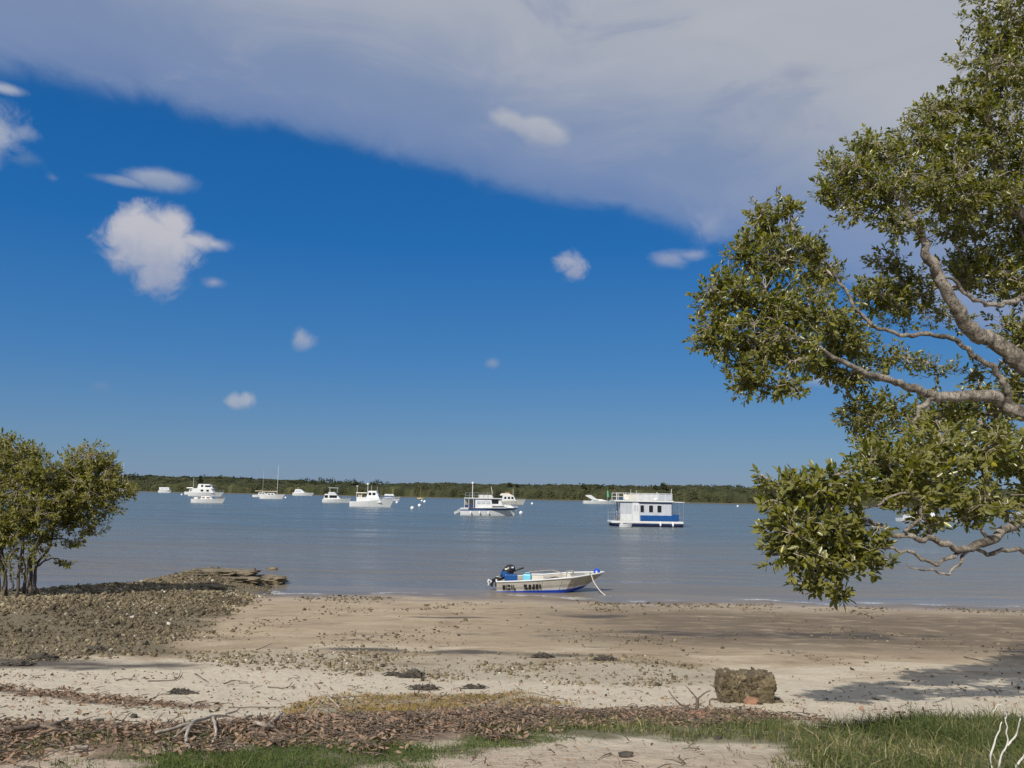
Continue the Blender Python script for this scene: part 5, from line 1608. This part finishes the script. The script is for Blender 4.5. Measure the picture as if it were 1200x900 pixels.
# ------------------------------------------------------------------ leaf litter, grass
def litter(P, n, name, label, Lm, edge, noise, lift, red=.015):
    x, y = sample_poly(P, n, edge, noise)
    pos = np.stack([x, y, ground_h(x, y) + rng.random(n) ** 2 * lift + .006], -1)
    ax = randunit(n); ax[:, 2] = np.abs(ax[:, 2]) * .30
    up = unit(np.array([0, 0, 1.0]) + .6 * rng.normal(size=(n, 3)))
    V, Fa = leaves_geo(pos, ax, up, Lm * rng.uniform(.5, 1.35, n), rng.uniform(.28, .5, n), rng.normal(.0, .22, n), .25)
    # twiglets among the leaves
    m = n // 5
    i = rng.integers(0, n, m)
    d = randunit(m); d[:, 2] *= .25
    ln = rng.uniform(.06, .22, m)[:, None]
    lines = [(np.stack([pos[a] + (0, 0, .01), pos[a] + d[j] * ln[j] * .5 + (0, 0, .02), pos[a] + d[j] * ln[j] + (0, 0, .012)]), np.array([.005, .004, .002])) for j, a in enumerate(i)]
    tv, tf = tubes_geo(lines, 4)
    r = np.clip(rng.beta(2.2, 2.4, n) * .95, 0, .95); r = np.where(rng.random(n) < red, 1.0, r)
    o = np_mesh(name, np.vstack([V, tv]), np.vstack([Fa, tf + len(V)]), [M['litter'], M['drift2']], np.concatenate([np.zeros(len(Fa)), np.ones(len(tf))]), {'rnd': np.concatenate([np.repeat(r, 6), np.full(len(tv), .4)])})
    return tag(o, label, 'leaf litter', None, 'stuff')


litter(LITTER, 15000, 'leaf_litter', 'thick strip of brown fallen mangrove leaves and twigs across the upper beach', .042, .34, .95, .05)
litter(WRACK, 1100, 'wrack_line', 'thin brown line of leaves left by the tide on pale sand', .055, .22, .6, .03, .01)
OPEN = poly((-60, 790), (300, 785), (700, 800), (900, 812), (1300, 800), (1300, 850), (900, 836), (600, 835), (300, 846), (-60, 858))
litter(STRAW, 900, 'straw_leaves', 'red brown dead leaves caught in the dry yellow grass', .05, .3, .9, .03, .12)
litter(OPEN, 700, 'scattered_leaves', 'odd dead leaves and bits of bark scattered over the dry sand', .06, .1, .0, .01, .05)
TRACK = poly((430, 935), (470, 897), (560, 884), (690, 869), (820, 866), (900, 878), (940, 930))
litter(TRACK, 150, 'track_leaves', 'few dead leaves lying on the bare brown sand nearest the camera', .035, .1, .0, .01, .05)


def grass(P, n, name, label, mat, h, wid, edge, noise, lean, clumpy=1.0, rlo=0.0, rhi=1.0, hn=.5):
    x, y = sample_poly(P, n, edge, noise)
    k = fbm(x * 2.6, y * 2.6, 3, 61) * clumpy + rng.normal(0, .18, n) > -.30
    x, y = x[k], y[k]; n = len(x)
    z = ground_h(x, y) - .008
    hh = h * np.clip(rng.lognormal(0, .35, n), .35, 2.2) * np.clip(1 + hn * 1.4 * fbm(x * 1.3, y * 1.3, 2, 63), .35, 2)
    a = rng.uniform(0, 6.28, n); ln = np.abs(rng.normal(0, lean, n))
    d = np.stack([np.cos(a) * ln, np.sin(a) * ln, np.ones(n)], -1); d = unit(d)
    s = unit(np.cross(d, randunit(n)))
    w = (wid * rng.uniform(.6, 1.3, n))[:, None]
    B = np.stack([x, y, z], -1)
    mid = B + d * hh[:, None] * .55
    bend = np.stack([np.cos(a), np.sin(a), -.25 * np.ones(n)], -1) * (hh * ln * .6)[:, None]
    T = B + d * hh[:, None] + bend
    V = np.stack([B - s * w, B + s * w, mid + s * w * .8, T, mid - s * w * .8], 1).reshape(-1, 3)
    o5 = np.arange(n)[:, None] * 5
    r = np.clip(rlo + (rhi - rlo) * (.5 + .5 * fbm(x * 1.6, y * 1.6, 3, 67) + rng.normal(0, .22, n)), 0, 1)
    o = np_mesh(name, V, [o5 + np.array([[0, 1, 2, 4]]), o5 + np.array([[4, 2, 3]])], [M[mat]], None, {'rnd': np.repeat(r, 5)})
    return tag(o, label, 'grass', None, 'stuff')


grass(TUFT, 24000, 'tall_grass', 'rough tufted green and straw coloured grass on the bank crest', 'grass', .066, .0028, .14, .85, .65, 2.4, .0, 1.0)
FRONT = poly((985, 862), (1080, 852), (1160, 862), (1300, 864), (1330, 935), (945, 935), (955, 885))
grass(FRONT, 16000, 'long_grass', 'longest grass growing thickly around the bleached bush', 'grass', .105, .0034, .1, .3, .75, 1.1, .0, 1.0)
grass(LAWN, 26000, 'short_grass', 'short bright green grass patch beside the bare brown sand', 'lawn', .035, .0022, .25, .55, .7, 1.1, .0, .9)
grass(STRAW, 12000, 'dry_grass', 'dry yellow grass mat on the sand behind the leaf litter', 'straw', .045, .003, .25, .8, .9, 2.0, .1, .9)
SPARSE = poly((0, 885), (120, 872), (260, 880), (300, 900), (200, 930), (-60, 930))
grass(SPARSE, 5200, 'sparse_grass', 'thin green grass coming up through the leaf litter', 'lawn', .045, .0024, .2, .7, .7, 2.2, .0, 1.0)

# ------------------------------------------------------------------ sky, sun
SUNEL, SUNAZ = 40.0, math.degrees(math.atan2(-.48, -.88))        # azimuth from +Y towards +X
w = bpy.data.worlds.new('World'); scene.world = w
w.use_nodes = True
nt = NT(w.node_tree)
bg = nt.n['Background']
sky = nt.new('ShaderNodeTexSky', sky_type='NISHITA')
sky.sun_disc = False
sky.sun_elevation = R(SUNEL); sky.sun_rotation = R(SUNAZ % 360)
sky.altitude = 0; sky.air_density = 1.0; sky.dust_density = .3; sky.ozone_density = 3.0
STR = .10
dirv = nt.new('ShaderNodeTexCoord').outputs['Generated']
sp = nt.new('ShaderNodeSeparateXYZ'); nt.l.new(dirv, sp.inputs[0])
dx, dy, dz = sp.outputs
az = nt.math('ARCTAN2', dx, dy); el = nt.math('ARCSINE', dz)


def AE(px, py):
    d = ray(px, py).normalized()
    return math.atan2(d.x, d.y), math.asin(d.z)


hs = nt.new('ShaderNodeHueSaturation')
nt.l.new(sky.outputs[0], hs.inputs['Color'])
hs.inputs['Hue'].default_value = .5; hs.inputs['Saturation'].default_value = 1.25; hs.inputs['Value'].default_value = .80
# clear air over the bay: deep blue aloft, pale grey blue at the horizon
grad = nt.ramp(nt.range(el, 0, R(60), 0, 1, False), [(0, (.148, .250, .415)), (.05, (.105, .234, .435)), (.14, (.044, .190, .465)), (.27, (.008, .136, .435)), (.45, (.003, .098, .345)), (1, (.008, .062, .24))])
gx_ = nt.vmath('MULTIPLY', grad, (10.0, 10.0, 10.0))
col = nt.mix(.82, hs.outputs[0], gx_)
# flat cloud space in which the wisps stretch sideways
cv = nt.new('ShaderNodeCombineXYZ')
nt.l.new(az, cv.inputs[0]); nt.l.new(el, cv.inputs[1])
V2 = cv.outputs[0]
rot = nt.new('ShaderNodeMapping'); nt.put(rot.inputs[0], V2); rot.inputs[2].default_value = (0, 0, R(15)); rot.inputs[3].default_value = (2.6, 4.2, 1)
nsoft = nt.noise(rot.outputs[0], 1.0, 6, .55, .6)
nfine = nt.noise(nt.scalev(V2, (13, 20, 1)), 1.0, 7, .62, .6)
nball = nt.noise(V2, 34, 7, .62, .5)
k10 = 1 / STR
# the big sheet: edge given by azimuth -> elevation
EDGE = [(-150, 40), (0, 84), (100, 104), (250, 146), (430, 186), (560, 218), (640, 236), (740, 252), (850, 286), (960, 330), (1200, 420)]
cu = nt.new('ShaderNodeFloatCurve')
cm = cu.mapping.curves[0]
ptsE = [AE(*p) for p in EDGE]
f_ = lambda a: (a + 1) / 2
e_ = lambda e: e
allp = [(0, ptsE[0][1] + .1)] + [(f_(a), e) for a, e in ptsE] + [(1, ptsE[-1][1] - .05)]
cm.points[0].location = allp[0]; cm.points[1].location = allp[-1]
for q in allp[1:-1]: cm.points.new(*q)
cu.mapping.update()
nt.put(cu.inputs['Value'], nt.range(az, -1, 1, 0, 1, False))
edge_el = cu.outputs[0]
h = nt.math('SUBTRACT', el, edge_el)
hn = nt.math('ADD', h, nt.math('ADD', nt.math('MULTIPLY', nt.math('SUBTRACT', nsoft, .5), .055), nt.math('MULTIPLY', nt.math('SUBTRACT', nfine, .5), .030)))
fade = nt.range(az, .75, 1.2, 1, 0)
m1 = nt.math('MULTIPLY', nt.math('ADD', nt.math('MULTIPLY', nt.range(hn, -.004, .020), .6), nt.math('MULTIPLY', nt.range(hn, -.012, .06), .4)), .80)
thick = nt.range(nt.math('ADD', h, nt.math('MULTIPLY', nt.math('SUBTRACT', nsoft, .5), .10)), .02, .24)
ccol = nt.ramp(thick, [(0, (.212 * k10, .290 * k10, .462 * k10)), (.42, (.305 * k10, .358 * k10, .475 * k10)), (1, (.415 * k10, .440 * k10, .495 * k10))])
str_ = nt.new('ShaderNodeMapping'); nt.put(str_.inputs[0], V2); str_.inputs[2].default_value = (0, 0, R(14)); str_.inputs[3].default_value = (4.5, 13, 1)
nstr = nt.noise(str_.outputs[0], 1.0, 7, .6, .7)
ccol = nt.mix(nt.math('MULTIPLY', nt.range(nstr, .46, .72), .38), ccol, (.47 * k10, .48 * k10, .54 * k10))
ccol = nt.mix(nt.math('MULTIPLY', nt.range(nstr, .48, .28), .45), ccol, (.20 * k10, .265 * k10, .43 * k10))
m1 = nt.math('ADD', m1, nt.math('MULTIPLY', nt.range(thick, .1, .8), .18), clamp=True)
lightband = nt.math('MULTIPLY', nt.range(hn, .0, .03), nt.range(hn, .10, .03))
ccol = nt.mix(nt.math('MULTIPLY', lightband, .30), ccol, (.30 * k10, .35 * k10, .50 * k10))
col = nt.mix(m1, col, ccol)


def blob(px, py, rx, ry, amp, soft, op, c, tilt=0.0):
    global col
    a0, e0 = AE(px, py)
    d = ray(px, py).normalized()
    s_ = 1 / math.hypot(d.x, d.y)
    ra, re = rx / F * .93, ry / F * .93
    u = nt.math('SUBTRACT', az, a0); v = nt.math('SUBTRACT', el, e0)
    if tilt:
        v = nt.math('SUBTRACT', v, nt.math('MULTIPLY', u, tilt))
    u = nt.math('DIVIDE', u, ra); v = nt.math('DIVIDE', v, re)
    r = nt.math('SQRT', nt.math('ADD', nt.math('MULTIPLY', u, u), nt.math('MULTIPLY', v, v)))
    nn = nt.math('MULTIPLY', nt.math('SUBTRACT', nball if max(rx, ry) < 90 and rx < ry * 2 else nfine, .5), amp)
    q = nt.math('ADD', nt.math('SUBTRACT', 1.0, r), nn)
    mk = nt.math('MULTIPLY', nt.range(q, -soft * .3, soft), op)
    return mk, u, v


def cloud(blobs, c0, c1, op):
    """union of blobs, lit a little more on the upper side"""
    global col
    mk = None; vv = None
    for bb in blobs:
        m_, u, v = blob(*bb[:6], op, None, bb[6] if len(bb) > 6 else 0.0)
        mk = m_ if mk is None else nt.math('MAXIMUM', mk, m_)
        vv = v if vv is None else vv
    t = nt.range(nt.math('ADD', vv, nt.math('MULTIPLY', nt.math('SUBTRACT', nball, .5), 1.6)), -1.2, .6)
    cc = nt.mix(t, tuple(q * k10 for q in c0), tuple(q * k10 for q in c1))
    col = nt.mix(mk, col, cc)


cw_ = (.30, .35, .49); cw1 = (.52, .52, .57)
cloud([(176, 284, 57, 43, 1.0, .42), (188, 318, 36, 30, 1.4, .6), (224, 282, 38, 12, 1.7, .8), (152, 276, 34, 34, 1.1, .5), (202, 266, 30, 25, 1.2, .6), (250, 286, 22, 8, 2.2, 1.4), (250, 331, 12, 6, 2.4, 1.6)], cw_, cw1, .96)
cloud([(186, 210, 40, 13, 1.6, .8), (142, 212, 34, 6, 1.8, .9)], (.20, .28, .44), (.36, .41, .52), .85)
cloud([(-6, 158, 26, 36, 2.2, 1.0), (6, 104, 20, 6, 2, 1)], (.24, .31, .47), (.42, .46, .55), .85)
cloud([(34, 158, 13, 8, 2.2, 1.0), (28, 186, 16, 9, 2.2, 1.2), (62, 208, 7, 5, 2, 1)], (.16, .25, .42), (.26, .33, .48), .6)
cloud([(668, 306, 20, 14, 2.2, .8), (676, 318, 16, 13, 2.2, .8)], (.28, .33, .48), (.40, .43, .53), .9)
cloud([(786, 304, 26, 12, 2.3, .9), (812, 299, 26, 8, 2.3, .9)], (.20, .28, .46), (.28, .34, .50), .85)
cloud([(600, 143, 46, 15, 1.9, .7, -.22), (634, 152, 38, 17, 1.9, .7, -.22)], (.36, .39, .48), (.46, .48, .53), .75)
cloud([(357, 399, 14, 12, 2.6, 1.1)], (.26, .33, .48), (.36, .41, .52), .75)
cloud([(278, 471, 13, 9, 2.4, .9), (290, 469, 11, 9, 2.4, .9)], (.26, .33, .48), (.38, .43, .52), .85)
cloud([(577, 426, 10, 7, 2, 1.2)], (.20, .28, .44), (.28, .35, .48), .6)
cloud([(938, 86, 38, 13, 1.8, 1.2)], (.24, .28, .40), (.27, .31, .43), .6)
cloud([(915, 152, 60, 26, 2.0, 1.4)], (.36, .38, .47), (.40, .42, .49), .6)
cloud([(830, 264, 28, 22, 2.2, 1.3)], (.28, .34, .50), (.34, .39, .52), .6)
cloud([(118, 453, 10, 8, 2, 1.4)], (.17, .26, .42), (.22, .3, .45), .4)
cloud([(960, 446, 30, 9, 2, 1.2)], (.24, .31, .46), (.36, .4, .5), .7)
nt.put(bg.inputs['Color'], col)
bg.inputs['Strength'].default_value = STR

sun = bpy.data.lights.new('sun', 'SUN')
sun.energy = 4.7; sun.angle = R(.53); sun.color = (1.0, .955, .88)
so = bpy.data.objects.new('sun', sun); C.objects.link(so)
ce = math.cos(R(SUNEL))
dvec = Vector((math.sin(R(SUNAZ)) * ce, math.cos(R(SUNAZ)) * ce, math.sin(R(SUNEL))))
so.rotation_euler = dvec.to_track_quat('Z', 'Y').to_euler()
so.location = (-20, -20, 30)

# ------------------------------------------------------------------ render settings
scene.render.engine = 'CYCLES'
scene.cycles.max_bounces = 6
scene.cycles.diffuse_bounces = 3
scene.cycles.glossy_bounces = 3
scene.cycles.transmission_bounces = 4
scene.cycles.use_denoising = True
v = scene.view_settings
v.view_transform = 'Standard'; v.look = 'None'; v.exposure = 0; v.gamma = 1; v.use_curve_mapping = False
